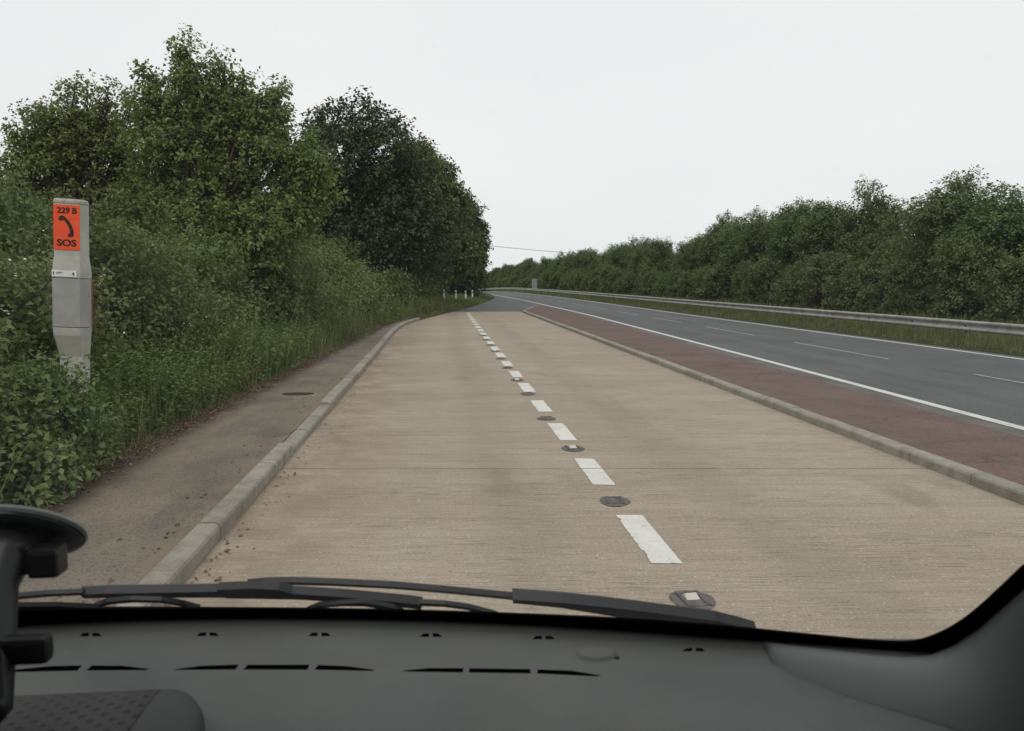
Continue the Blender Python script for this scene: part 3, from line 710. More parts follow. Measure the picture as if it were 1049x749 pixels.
W3 = weeds(500, 44, 95, 2.6, .2, .4, 12, .12)
V, T = merge([W1[0], W2[0], W3[0], W1[1], W2[1], W3[1]])
tag(link('nettle_undergrowth', np_mesh('nettle_undergrowth', V, T), M['leaf_nettle']), 'green nettles and weeds edging the footpath', 'nettles', kind='stuff')

# ---- grass
def grass_blades(x, y, h, w, lean=.4):
    n = len(x); z = terrain_z(x, y) - .02
    A = np.stack([x, y, z], 1); a = rg.random(n) * 6.28
    side = np.stack([np.cos(a), np.sin(a), np.zeros(n)], 1) * w[:, None]
    b = rg.random(n) * 6.28; ln = rg.random(n) * lean
    tip = A + np.stack([np.cos(b) * ln * h, np.sin(b) * ln * h, h], 1)
    mid = A + (tip - A) * .55 + np.array([0, 0, .12]) * h[:, None]
    V = np.stack([A - side, A + side, mid + side * .7, mid - side * .7, tip], 1).reshape(-1, 3); k = np.arange(n)[:, None] * 5
    T = np.concatenate([k + np.array([[0, 1, 2]]), k + np.array([[0, 2, 3]]), k + np.array([[3, 2, 4]])], 1).reshape(-1, 3)
    return V, T
def scatter(n, ylo, yhi, fx, bias=1.8):
    y = ylo + (yhi - ylo) * rg.random(n) ** bias; return fx(y, rg.random(n)), y
G = []
x, y = scatter(26000, 12, 75, lambda y, u: farX(y) + .62 + np.clip(u + .16 * np.sin(y * 1.7) * np.sin(y * .61 + 1), .02, 1) * 1.75); hh = np.clip((x - farX(y) - .6) / .9, .12, 1); G.append(grass_blades(x, y, hh * (.07 + .34 * rg.random(len(x)) ** 1.5), .006 + .008 * (y / 40)))
x, y = scatter(30000, 14, 110, lambda y, u: farX(y) + 2.0 + u * 5.5); G.append(grass_blades(x, y, .18 + .35 * rg.random(len(x)), .008 + .009 * (y / 40)))
x, y = scatter(9000, 75, 170, lambda y, u: farX(y) + .8 + u * 6, 1.3); G.append(grass_blades(x, y, .2 + .3 * rg.random(len(x)), np.full(len(x), .035)))
x, y = scatter(9000, 3.5, 44, lambda y, u: pathL(y) + .10 - u * u * .8, 1.4); G.append(grass_blades(x, y, .05 + .28 * rg.random(len(x)) ** 2, .004 + .004 * (y / 15), .7))
x, y = scatter(14000, 38, 110, lambda y, u: pathL(y) + .15 - u * 2.6, 1.2); G.append(grass_blades(x, y, (.08 + .22 * rg.random(len(x))), .012 + .012 * (y / 60)))
x, y = scatter(5200, 3.5, 26, lambda y, u: pathL(y) + .02 - u * 1.3, 1.3); G.append(grass_blades(x, y, .30 + .65 * rg.random(len(x)) ** 1.4, .003 + .003 * (y / 12), .6))
x, y = scatter(1500, 24, 46, lambda y, u: pathL(y) - u * 1.6); G.append(grass_blades(x, y, .5 + .7 * rg.random(len(x)), np.full(len(x), .008), .4))
V, T = merge(G)
tag(link('verge_grass', np_mesh('verge_grass', V, T), M['grass']), 'rough green grass on the verges', 'grass', kind='stuff')

# ---- leaf litter and grit along the path edge and kerb
n = 9000
y = 3.5 + 34 * rg.random(n) ** 1.6; pick = rg.random(n)
x = np.where(pick < .93, pathL(y) + .12 + np.abs(rg.normal(size=n)) * .14 - .10, np.where(pick < .97, leftX(y) + .03 + np.abs(rg.normal(size=n)) * .12, leftX(y) - .2 - np.abs(rg.normal(size=n)) * .2))
z = np.where(x > leftX(y), .006, .093)
P = np.stack([x, y, z], 1); D = rg.normal(size=(n, 3)) * np.array([1, 1, .25]); N = np.array([0, 0, 1.]) + rg.normal(size=(n, 3)) * .25
L = .015 + .03 * rg.random(n)
V, T = leaves(P, D, N, L, L * .3)
V[:, 2] = np.maximum(V[:, 2], .004)
tag(link('leaf_litter', np_mesh('leaf_litter', V, T), M['litter']), 'dry brown leaf litter along the path edge and kerb', 'leaf litter', kind='stuff')

# drain cover set in the path
bm = bmesh.new(); c = gp(305, 403.5, .09)
prism(bm, [(c.x + .23 * math.cos(a) * (1 + .1 * math.sin(3 * a)), c.y + .14 * math.sin(a)) for a in np.linspace(0, 6.283, 22)[:-1]], .07, .094)
tag(from_bm('drain_cover', bm, plain('rusty_iron', (0.032, 0.024, 0.02), .8, .2, var=.3)), 'small dark rusty cover let into the footpath', 'cover')

# ------------------------------------------------------------------ emergency phone post
def text_mesh(name, s, size, mat, parent, loc, bold=.004, sx=1.0, depth=.0012):
    cu = bpy.data.curves.new(name, 'FONT'); cu.body = s; cu.size = size; cu.align_x = 'CENTER'; cu.align_y = 'CENTER'; cu.offset = bold; cu.extrude = depth; cu.resolution_u = 4
    tmp = bpy.data.objects.new(name, cu); COL.objects.link(tmp); bpy.context.view_layer.update()
    me = bpy.data.meshes.new_from_object(tmp.evaluated_get(bpy.context.evaluated_depsgraph_get())); bpy.data.objects.remove(tmp)
    o = link(name, me, mat, parent); o.location = loc; o.rotation_euler = (R(90), 0, 0); o.scale = (sx, 1, 1); return o
sx0 = -3.705
sos = empty('emergency_phone_post', (sx0 + .018, 8.12, .42), 'grey roadside emergency phone post with orange SOS sign among the nettles', 'phone post', rz=R(-4)); sos.scale = (.96, .95, 1); sos.rotation_euler = (0, R(2.7), R(6))
# local: x -.15..+.15, front at y=-.13, z measured from base (world .42)
def section(w0, w1, d0, d1, ch, z):
    return [(w0 + ch * .4, d0, z), (w1 - ch, d0, z), (w1, d0 + ch * 1.6, z), (w1, d1 - .02, z), (w1 - .02, d1, z), (w0 + .02, d1, z), (w0, d1 - .02, z), (w0, d0 + ch * .4, z)]
def loft(name, secs, mat, parent, bev=.004):
    bm = bmesh.new(); rings = [[bm.verts.new(p) for p in s] for s in secs]; n = len(rings[0])
    for a, b in zip(rings, rings[1:]):
        for k in range(n): bm.faces.new((a[k], a[(k + 1) % n], b[(k + 1) % n], b[k]))
    bm.faces.new(rings[0][::-1]); bm.faces.new(rings[-1])
    bmesh.ops.recalc_face_normals(bm, faces=bm.faces)
    es = [e for e in bm.edges if len(e.link_faces) == 2 and e.calc_face_angle(0) > R(28)]
    bmesh.ops.bevel(bm, geom=es, offset=bev, segments=2, affect='EDGES', profile=.6)
    return from_bm(name, bm, mat, parent)
def zy(py): return aty(70, py, 8).z - .42
loft('head', [section(-.165, .150, -.13, .10, .05, zy(284.6)), section(-.165, .150, -.13, .10, .05, zy(279)), section(-.150, .132, -.11, .085, .035, zy(262)), section(-.148, .130, -.11, .085, .035, zy(208.3))], M['sos_grey'], sos)
loft('cap', [section(-.150, .132, -.113, .088, .035, zy(208)), section(-.150, .132, -.113, .088, .035, zy(205)), section(-.138, .120, -.100, .075, .035, zy(203))], M['sos_cap'], sos)
door = loft('door', [section(-.165, .150, -.13, .10, .05, zy(335.2)), section(-.165, .150, -.13, .10, .05, zy(285.3))], M['sos_door'], sos)
bm = bmesh.new(); box(bm, .1505, .154, .062, .098, zy(334.5), zy(286.5), .002); from_bm('red_edge_strip', bm, M['sos_red'], door)
bm = bmesh.new(); box(bm, .1505, .153, -.02, -.005, zy(303.5), zy(302.3), .0005); from_bm('lock', bm, M['sos_ink'], door)
loft('pedestal', [section(-.12, .12, -.08, .11, .03, -.45), section(-.12, .125, -.06, .11, .03, zy(366)), section(-.158, .145, -.125, .095, .05, zy(344)), section(-.165, .150, -.13, .10, .05, zy(335.8))], M['sos_grey'], sos)
bm = bmesh.new(); box(bm, -.144, .098, -.1155, -.109, zy(256), zy(209.5), .001); sign = from_bm('sign_panel', bm, M['sos_orange'], sos)
xc = -.023
text_mesh('number_text', '229 B', .078, M['sos_ink'], sign, (xc + .005, -.1162, zy(215.6)), .0030)
text_mesh('sos_text', 'SOS', .088, M['sos_ink'], sign, (xc, -.1162, zy(249)), .0034, 1.18)
# handset pictogram
hp = [(66, 222.5), (69, 224.5), (73, 231), (74.6, 237.5), (74, 240), (70.2, 241.2), (70.3, 243.2), (74.2, 243), (76.4, 240.6), (76.8, 236.6), (75.3, 230.6), (72, 225), (68.2, 221), (64.8, 220.3), (61.8, 222.4), (61, 224.8), (62.6, 225.8)]
hp = [(62.2, 221.6), (65.2, 220.6), (68, 222.2), (71.5, 226), (74.2, 231), (75.8, 236), (76, 239.4), (75.6, 242), (72.4, 243), (70.2, 242.2), (70, 240), (72.2, 238.6), (71.8, 234.6), (69.8, 230), (67.2, 226.2), (65.4, 225.4), (63.4, 226.4), (61.2, 225.2)]
bm = bmesh.new()
poly = []
for px, py in hp:
    q = (px - 69) / 27.0 * .262 + xc; poly.append((q, zy(py)))
vv = [bm.verts.new((a, -.1164, b)) for a, b in poly]; fc = bm.faces.new(vv); ex = bmesh.ops.extrude_face_region(bm, geom=[fc])
for v in ex['geom']:
    if isinstance(v, bmesh.types.BMVert): v.co.y += .0005
from_bm('handset_symbol', bm, M['sos_ink'], sign)
bm = bmesh.new(); box(bm, -.158, .072, -.1365, -.1302, zy(283.6), zy(277), .001); lab = from_bm('notice_plate', bm, M['white_plastic'], sos)
bm = bmesh.new()
for a, b, c_, d in ((-.147, -.138, 278.5, 282), (-.138, -.134, 279.3, 280.2), (-.118, -.062, 279.0, 279.7), (-.118, -.08, 280.6, 281.1), (.035, .050, 279, 281.6), (.046, .054, 281, 282)):
    box(bm, a, b, -.1374, -.1368, zy(d), zy(c_))
from_bm('notice_print', bm, M['sos_ink'], lab)

# ------------------------------------------------------------------ crash barrier
root = empty('crash_barrier', (0, 0, 0), 'long grey steel crash barrier along the far verge of the road', 'crash barrier')
barX = lambda y: float(farX(y)) + 1.45
prof = [(0, .0), (.03, .02), (.035, .07), (.0, .10), (-.035, .13), (-.035, .17), (.0, .20), (.035, .235), (.03, .285), (0, .305)]
prof = [(-.00, .0), (-.045, .025), (-.045, .085), (.02, .125), (.02, .18), (-.045, .22), (-.045, .28), (.0, .305)]
yl = np.arange(-8, 250, 1.2); V = []; n = len(prof)
for y in yl:
    zb = float(fall(y)) + .385; xb = barX(y)
    for dx, dz in prof: V.append((xb + dx, y, zb + dz))
    for dx, dz in prof[::-1]: V.append((xb + dx + .006, y, zb + dz))
m2 = 2 * n
T = [(i * m2 + k, i * m2 + (k + 1) % m2, (i + 1) * m2 + (k + 1) % m2, (i + 1) * m2 + k) for i in range(len(yl) - 1) for k in range(m2)]
link('rail', np_mesh('rail', V, T, 4), M['galv'], root)
bm = bmesh.new()
box(bm, 0, .10, -.004, .004, -.2, .60); box(bm, 0, .006, -.055, -.004, -.2, .60); box(bm, .094, .10, .004, .055, -.2, .60); box(bm, -.028, 0.0, -.03, .03, .47, .57)
pm = bpy.data.meshes.new('post'); bm.to_mesh(pm); bm.free(); pm.materials.append(M['galv_dark'])
for k in range(98):
    y = -4 + 2.5 * k; o = link('post', pm, None, root); o.location = (barX(y) + .03, y, float(fall(y)))

# ------------------------------------------------------------------ white marker posts on the far left verge
def make_marker(top=None):
    r = empty('marker_post', (0, 0, 0)); bm = bmesh.new()
    secs = [(-.1, .055), (.55, .055), (.9, .05), (.98, .03)]
    tube(bm, [(0, 0, z) for z, _ in secs], [w * 1.25 for _, w in secs], 8, flat=.6, upv=Vector((0, 1, 0)))
    from_bm('post_body', bm, M['white_plastic'], r)
    bm = bmesh.new(); box(bm, -.05, .05, -.062, -.042, .70, .84, .003); from_bm('reflector_strip', bm, top or M['black_plastic'], r); return r
mk = make_marker()
labs = ['leftmost clear white marker post in the verge grass', 'second clear white marker post from the left', 'tall bright white marker post, third clear one from the left', 'small white marker post between two brighter ones', 'rightmost marker post on the grass tip, next to the road']
for k, (px, py, Y) in enumerate([(455, 309.5, 58), (467, 308, 62), (477, 306.5, 66), (484, 305.5, 72), (491, 304.5, 77)]):
    o = mk if k == 0 else copy_tree(mk); p = aty(px, py, Y); o.location = (p.x, p.y, float(terrain_z(np.array(p.x), np.array(p.y)))); o.scale = (1.1, 1.1, .80)
    tag(o, labs[k], 'marker post', 'white marker posts on the left verge')

# grey road sign far along the right
p = aty(547.5, 291, 118)
sg = empty('road_sign', (p.x, 118, float(terrain_z(np.array(p.x), np.array(118.)))), 'small grey back of a road sign far off before the hedgerow', 'road sign')
bm = bmesh.new(); z0 = p.z - sg.location.z
box(bm, -.38, .38, -.02, .02, z0 - .75, z0 + .80, .01); from_bm('sign_plate', bm, plain('sign_back_grey', (.24, .25, .245), .5), sg)
bm = bmesh.new(); tube(bm, [(-.25, .06, -.3), (-.25, .06, z0 + .8)], .04, 8); from_bm('pole', bm, M['galv'], sg)
bm = bmesh.new(); tube(bm, [(.25, .06, -.3), (.25, .06, z0 + .8)], .04, 8); from_bm('pole', bm, M['galv'], sg)

# overhead cable
a = aty(440, 244.5, 150); b = aty(690, 264, 172); bm = bmesh.new()
pts = []
for i in range(25):
    f = i / 24; q = a.lerp(b, f); q.z -= .7 * 4 * f * (1 - f); pts.append(q)
tube(bm, pts, .045, 6)
tag(from_bm('overhead_cable', bm, plain('cable_grey', (.10, .11, .12), .7)), 'thin overhead cable from the dark tree edge to the hedgerow', 'cable')

# ------------------------------------------------------------------ the van the picture is taken from
van = empty('parked_van', (-.43, 0, 0), 'interior of the parked van in the foreground: grey dashboard, windscreen and black wiper', 'van')
VO = Vector((-.43, 0, 0))
def vlink(name, bm, mat, parent=None, smooth=False):
    o = from_bm(name, bm, mat, parent or van, smooth)
    o.data.transform(Matrix.Translation(-VO)); return o
def base_y(x): return .955 - .19 * (x + .45) ** 2
SLY, SLZ = .766, .643
def pane(px, py, off=0.0):
    """point where the sight line meets the raked windscreen (off: metres outside it)"""
    d = ray(px, py); lo, hi = .05, 3.0
    def f(t):
        x, y, z = d.x * t, d.y * t, H + d.z * t
        return y - (base_y(x) + .02 - SLY / SLZ * (z - 1.375) + off / SLZ)
    for _ in range(50):
        mid = (lo + hi) / 2
        if f(mid) < 0: lo = mid
        else: hi = mid
    return Vector((d.x * lo, d.y * lo, H + d.z * lo))
# --- dashboard: a thick moulded slab, slots cut through its skin
def dash_z(x, s):
    z = 1.38
    z += .004 * math.sin(min(1, max(0, s) / .10) * math.pi)            # gentle crown up to the vent row
    if s > .125: z -= .05 * (s - .125)                                  # breaks away behind the vents
    if s > .27: z -= 1.6 * (s - .27) ** 1.3
    z += .022 * max(0, (x - .28) / .3) ** 2 * max(0, 1 - s / .3)
    return z
xsD = np.linspace(-1.42, .64, 74); ssD = np.concatenate([[-.03, 0, .005], np.linspace(.02, .30, 22), [.33, .37, .42]])
bm = bmesh.new(); grid = []
for x in xsD:
    grid.append([bm.verts.new((x, base_y(x) - s, dash_z(x, s))) for s in ssD])
for i in range(len(xsD) - 1):
    for j in range(len(ssD) - 1): bm.faces.new((grid[i][j], grid[i + 1][j], grid[i + 1][j + 1], grid[i][j + 1]))
ret = bmesh.ops.extrude_face_region(bm, geom=bm.faces[:])
for v in ret['geom']:
    if isinstance(v, bmesh.types.BMVert): v.co.z -= .045
dash = vlink('dashboard', bm, M['dash'])
def dpt(px, py, z=1.381):
    for _ in range(4):
        p = gp(px, py, z); z = dash_z(p.x, base_y(p.x) - p.y)
    return p
slots = [[(14, 688.5), (14, 686), (50, 682.5), (84, 681.6), (79, 687.2)], [(88, 687), (94, 681.8), (125, 682), (153, 685.4), (150, 686.6)],
         [(178, 686.4), (182, 685.2), (205, 682.2), (245, 680.8), (241, 686)], [(249, 686), (254, 681), (317, 681), (315, 686.2)], [(322, 686.2), (326, 681.2), (355, 682.4), (385, 686.3), (380, 687.4)],
         [(411, 688), (416, 686.6), (440, 684.4), (475, 684.4), (474, 689)], [(480, 689), (481, 684.6), (543, 685.4), (544, 690)], [(550, 690), (551, 685.8), (585, 687), (616, 692), (611, 693)]]
for c_, yy in ((93, 650), (213, 649.6), (327.5, 649.8), (441.5, 650.6), (557, 653), (711, 665.5)):
    slots.append([(c_ - 12, yy + 1.9), (c_ - 8, yy - 1.4), (c_ - 2, yy - 1.9), (c_ - 2, yy + 1.9)]); slots.append([(c_ + 1.8, yy + 1.9), (c_ + 1.8, yy - 1.9), (c_ + 8, yy - 1.4), (c_ + 11.6, yy + 1.9)])
bm = bmesh.new()
for sl in slots: prism(bm, [(dpt(*q).x, dpt(*q).y) for q in sl], 1.36, 1.42)
cut = from_bm('slot_cutter', bm, M['frit_slot_shade'])  # black passes to the cut walls as painted recess shade
cut.location = (0, 0, 0)
bpy.context.view_layer.update()
md = dash.modifiers.new('cut', 'BOOLEAN'); md.operation = 'DIFFERENCE'; md.solver = 'EXACT'; md.object = cut; md.material_mode = 'TRANSFER'
bpy.context.view_layer.update()
me = bpy.data.meshes.new_from_object(dash.evaluated_get(bpy.context.evaluated_depsgraph_get()))
dash.modifiers.clear(); dash.data = me; bpy.data.objects.remove(cut)
for q in me.polygons: q.use_smooth = True
me.set_sharp_from_angle(angle=R(30))
for sl in slots:
    bm = bmesh.new(); pts = [dpt(*q) for q in sl]; z = min(p.z for p in pts)
    prism(bm, [(p.x, p.y) for p in pts], z - .022, z - .0035); vlink('slot_shade', bm, M['frit_slot_shade'], dash)  # black filler stands in for the shade down each vent opening
# oval sensor lid and its screw
bm = bmesh.new(); cc = dpt(611, 671); 
n = 26; ringo = []; ringi = []
for k in range(n):
    a = 2 * math.pi * k / n; q = dpt(611 + 21 * math.cos(a), 671 + 6.5 * math.sin(a)); q2 = dpt(611 + 18 * math.cos(a), 671 + 5.4 * math.sin(a))
    ringo.append(bm.verts.new(q + Vector((0, 0, .0002)))); ringi.append(bm.verts.new(q2 + Vector((0, 0, .0032))))
for k in range(n): bm.faces.new((ringo[k], ringo[(k + 1) % n], ringi[(k + 1) % n], ringi[k]))
bm.faces.new(ringi); vlink('sensor_lid', bm, M['dash'], dash)
bm = bmesh.new(); q = dpt(632, 674); lathe(bm, [(.0028, -.002), (.0028, .0015), (.0018, .0022)], 10, Matrix.Translation(q)); vlink('screw', bm, M['black_plastic'], dash)
# --- instrument hood at the left
def hood(name, x0, x1, mat, parent, capend=False):
    bm = bmesh.new(); N = 22; rings = []
    nx_ = 14
    for i in range(nx_ + 1):
        f = i / nx_; x = x0 + (x1 - x0) * f
        k = math.sqrt(max(.0004, 1 - f ** 1.9)) if capend else 1.0
        r = []
        for j in range(N):
            a = 2 * math.pi * j / N; ca, sa = math.cos(a), math.sin(a)
            yy = .655 + .085 * k * math.copysign(abs(ca) ** .75, ca); zz = 1.396 + .033 * k * math.copysign(abs(sa) ** .85, sa)
            r.append(bm.verts.new((x, yy, zz)))
        rings.append(r)
    for a, b in zip(rings, rings[1:]):
        for j in range(N): bm.faces.new((a[j], a[(j + 1) % N], b[(j + 1) % N], b[j]))
    bm.faces.new(rings[0][::-1]); bm.faces.new(rings[-1])
    return vlink(name, bm, mat, parent, True)
hd = hood('instrument_hood', -.95, -.263, M['hood'], dash)
hood('hood_end', -.2615, -.212, M['hoodcap'], hd, True)
# --- windscreen pane (5 mm) and its black ceramic border
XL, XR = -1.42, .56
def wpt(x, t, off=0.0): return Vector((x, base_y(x) + .02 - SLY * t + off * SLZ, 1.375 + SLZ * t + off * SLY))
bm = bmesh.new(); gx = np.linspace(XL, XR, 41); gt = np.linspace(-.06, 1.0, 9); ga = []; gb = []
for x in gx:
    ga.append([bm.verts.new(wpt(x, t, .006)) for t in gt]); gb.append([bm.verts.new(wpt(x, t, .011)) for t in gt])
for g, fl in ((ga, 1), (gb, 0)):
    for i in range(40):
        for j in range(8):
            q = (g[i][j], g[i + 1][j], g[i + 1][j + 1], g[i][j + 1]); bm.faces.new(q if fl else q[::-1])
for i in range(40):
    for j in (0, 8): bm.faces.new((ga[i][j], ga[i + 1][j], gb[i + 1][j], gb[i][j]))
for j in range(8):
    for i in (0, 40): bm.faces.new((ga[i][j], ga[i][j + 1], gb[i][j + 1], gb[i][j]))
screen = vlink('windscreen', bm, M['glass'], None, True)
inner = [pane(*q) for q in [(-40, 629), (15, 628.5), (150, 627), (300, 627), (420, 629), (540, 633), (640, 637.5), (720, 643), (800, 651), (850, 656), (890, 660), (925, 662), (945, 660), (962, 654), (980, 645), (1000, 631), (1024, 609.5), (1049, 586)]]
for _ in range(2):
    inner = [inner[0]] + [q for a, b in zip(inner, inner[1:]) for q in (a.lerp(b, .25), a.lerp(b, .75))] + [inner[-1]]
bm = bmesh.new(); iv = []; ov = []
for p in inner:
    t = (p.z - 1.375) / SLZ; iv.append((p.x, t))
iv = [(XL + .02, iv[0][1])] + iv
lx, lt = iv[-1]
for k in range(1, 8): iv.append((lx - .004 * k, lt + k * .095))
ovl = []
for k, (x, t) in enumerate(iv):
    if t < .02 and x < .33: ovl.append((x, -.055))
    else:
        f = min(1, max(0, (x - .33) / .2)); ovl.append((min(XR - .004, x + (.10 if t > .06 else .02 + .09 * f)), max(-.055, t - (.06 if t < .1 else .0))))
prev = None
for (x, t), (x2, t2) in zip(iv, ovl):
    a = [bm.verts.new(wpt(x, t, .0055)), bm.verts.new(wpt(x2, t2, .0055)), bm.verts.new(wpt(x2, t2, .003)), bm.verts.new(wpt(x, t, .003))]
    if prev:
        for k in range(4): bm.faces.new((prev[k], prev[(k + 1) % 4], a[(k + 1) % 4], a[k]))
    else: bm.faces.new(a)
    prev = a
bm.faces.new(prev[::-1])
vlink('black_border', bm, M['frit_slot_shade'], screen)
# --- right pillar trim
outer_px = [(783, 653.5), (800, 656), (830, 659.5), (865, 663.5), (900, 667.5), (928, 669), (952, 666.5), (975, 657), (1000, 641), (1024, 620), (1052, 595)]
inner_px = [(783, 664), (790, 681), (812, 694), (845, 707), (885, 721), (925, 733), (960, 744), (1000, 757), (1040, 772), (1085, 785), (1140, 790)]
O = []; I = []
for q in outer_px:
    p = pane(*q); t = (p.z - 1.375) / SLZ; O.append(wpt(p.x, t, -.004))
for k, q in enumerate(inner_px):
    p = dpt(*q); I.append(Vector((p.x, p.y, p.z - .004)))
lastO, lastI = O[-1], I[-1]
for k in range(1, 7):
    O.append(Vector((lastO.x + .002 * k, lastO.y - SLY * .1 * k, lastO.z + SLZ * .1 * k)))
    I.append(Vector((lastI.x + .0 * k, lastI.y - .02 * k - .045 * k, lastI.z + .075 * k)))
bm = bmesh.new(); rows = []; nb = 12
for o_, i_ in zip(O, I):
    ln = (i_ - o_).length; out_n = Vector((-.45, -.55, .70)).normalized(); r = []
    for j in range(nb + 1):
        f = j / nb; p = o_.lerp(i_, f); r.append(bm.verts.new(p + out_n * (min(.06, ln * .30) * math.sin(math.pi * f ** .85) * (1 if f < .999 else 0))))
    rows.append(r)
for a, b in zip(rows, rows[1:]):
    for j in range(nb): bm.faces.new((a[j], b[j], b[j + 1], a[j + 1]))
ret = bmesh.ops.extrude_face_region(bm, geom=bm.faces[:])
for v in ret['geom']:
    if isinstance(v, bmesh.types.BMVert): v.co += Vector((.006, .006, -.008))
vlink('pillar_trim', bm, M['trim'], None, True)
# --- wiper outside the glass
def wpoly(pts, off): return [pane(x, y, off) for x, y in pts]
def ribbon(bm, pts, off, th, sec=6):
    """flat bar following screen-plane points (x, y, half width in px)"""
    P = [pane(x, y, off) for x, y, w in pts]; Wd = [w * p.y / F for p, (x, y, w) in zip(P, pts)]
    nrm = Vector((0, SLZ, SLY)); rings = []
    for i, p in enumerate(P):
        d = (P[min(i + 1, len(P) - 1)] - P[max(0, i - 1)]).normalized(); u = nrm.cross(d).normalized(); v = nrm
        w_ = Wd[i] / .55
        ring = [p + u * w_ * a + v * th * b for a, b in ((-1, -.5), (1, -.5), (1, .3), (.6, .5), (-.6, .5), (-1, .3))]
        rings.append([bm.verts.new(q) for q in ring])
    for a, b in zip(rings, rings[1:]):
        for k in range(6): bm.faces.new((a[k], a[(k + 1) % 6], b[(k + 1) % 6], b[k]))
    bm.faces.new(rings[0][::-1]); bm.faces.new(rings[-1])
wip = empty('wiper', (0, 0, 0)); wip.parent = van
bm = bmesh.new()
ribbon(bm, [(768, 644, 6.5), (752, 640, 8), (728, 634, 8.5), (690, 629.5, 9.5), (650, 624, 9), (610, 618.5, 7), (575, 614, 5), (545, 611.5, 4), (525, 610, 3.4)], .045, .016)
ribbon(bm, [(527, 610.5, 2.6), (500, 607.8, 2.3), (455, 603.5, 2.2), (400, 599, 2.2), (340, 596, 2.2), (300, 594.8, 2.6), (275, 595.5, 3.2), (258, 597.5, 4.5)], .048, .008)
arm = vlink('wiper_arm', bm, M['wiper'], wip)
bm = bmesh.new(); q = pane(728, 636, .058); lathe(bm, [(.006, -.004), (.006, .003), (.004, .005)], 12, Matrix.Translation(q) @ Matrix.Rotation(R(-50), 4, 'X')); vlink('wiper_nut', bm, M['bolt'], arm)
bm = bmesh.new()
ribbon(bm, [(85, 606.5, 3.2), (110, 605.5, 3.8), (170, 605, 4.5), (226, 604.5, 5.5), (229, 604, 8), (262, 603.5, 9.5), (286, 604.5, 8.5), (300, 606.5, 5.2), (350, 609.5, 4.8), (400, 614, 4.6), (432, 617.5, 4.6)], .030, .012)
ribbon(bm, [(12, 611, 2.2), (50, 607.5, 2.4), (86, 606, 2.2)], .024, .006)
ribbon(bm, [(98, 620, 1.4), (112, 615.5, 2.3), (135, 613.5, 2.6), (165, 614, 2.4), (188, 618, 2.0), (204, 622, 1.2)], .018, .006)
ribbon(bm, [(316, 624, 1.5), (328, 619.5, 2.2), (350, 617.6, 2.4), (372, 617, 3.6), (388, 619.5, 3.2), (402, 622, 2.2), (414, 627, 1.4)], .018, .006)
ribbon(bm, [(430, 617, 3.0), (455, 618, 2.6), (480, 621.5, 2.3), (505, 628, 2.0), (532, 639, 1.6)], .020, .006)
bl = vlink('wiper_blade', bm, M['wiper'], wip)
bm = bmesh.new()
ribbon(bm, [(10, 620, 1.8), (60, 619.6, 1.8), (100, 621.5, 1.2)], .014, .006)
ribbon(bm, [(-30, 628, 2.6), (15, 626.5, 2.8), (120, 624.5, 2.6), (240, 625, 2.4), (340, 627, 2.2), (430, 629, 1.8), (520, 634, 1.5)], .010, .006)
vlink('rubber_strip', bm, M['rubber'], wip)
for px, py in ((366, 617), (425, 616.5)):
    bm = bmesh.new(); q = pane(px, py, .040); lathe(bm, [(.0030, -.003), (.0030, .001), (.002, .002)], 10, Matrix.Translation(q) @ Matrix.Rotation(R(-50), 4, 'X')); vlink('rivet', bm, M['bolt'], bl)
# --- shell: scuttle, bonnet, roof, closed light-blocking sides (seen from outside or only from another position)
def shell(name, rows, mat, th=.02):
    bm = bmesh.new(); vs_ = [[bm.verts.new(p) for p in r] for r in rows]
    for a, b in zip(vs_, vs_[1:]):
        for k in range(len(a) - 1): bm.faces.new((a[k], a[k + 1], b[k + 1], b[k]))
    bmesh.ops.recalc_face_normals(bm, faces=bm.faces)
    ret = bmesh.ops.extrude_face_region(bm, geom=bm.faces[:])
    for v in ret['geom']:
        if isinstance(v, bmesh.types.BMVert): v.co.z -= th
    return vlink(name, bm, mat)
gx2 = np.linspace(XL - .02, XR + .02, 21)
shell('scuttle_panel', [[(x, base_y(x) + d, z) for x in gx2] for d, z in ((-.02, 1.335), (.07, 1.318), (.14, 1.30))], M['black_plastic'])
shell('bonnet', [[(x, base_y(x) + d, z - .05 * ((x + .43) / .98) ** 2) for x in gx2] for d, z in ((.145, 1.305), (.3, 1.24), (.5, 1.14), (.66, 1.03), (.74, .92), (.78, .70), (.78, .35))], M['carpaint'])
shell('roof', [[(x, base_y(x) + .02 - SLY * 1.0 + d, 2.018 + z - .06 * ((x + .43) / .98) ** 2) for x in gx2] for d, z in ((.01, .002), (-.15, .06), (-.5, .09), (-1.5, .10), (-3.0, .06))], M['headliner'], -.04)
for xs_ in (XL - .03, XR + .06):
    bm = bmesh.new(); prism(bm, [(1.55, .35), (1.5, 1.0), (.86, 1.34), (.10, 1.97), (-.05, 2.04), (-3.1, 2.04), (-3.1, .35)], 0, .03, Matrix(((0, 0, 1, xs_), (1, 0, 0, 0), (0, 1, 0, 0), (0, 0, 0, 1)))); vlink('windowless_side', bm, M['headliner'])  # unseen sides, shaped without windows to keep the cabin dark
bm = bmesh.new(); box(bm, XL, XR, -3.1, -3.06, .35, 2.05); vlink('rear_panel', bm, M['headliner'])
bm = bmesh.new(); box(bm, XL, XR, -3.05, .95, .33, .37); vlink('floor_panel', bm, M['headliner'])
# tyres under the shell
for xx in (XL + .13, XR - .13):
    bm = bmesh.new(); lathe(bm, [(.20, -.1), (.31, -.1), (.335, -.06), (.335, .06), (.31, .1), (.20, .1)], 28, Matrix.Translation((xx, .85, .336)) @ Matrix.Rotation(R(90), 4, 'Y')); vlink('tyre', bm, M['rubber'])

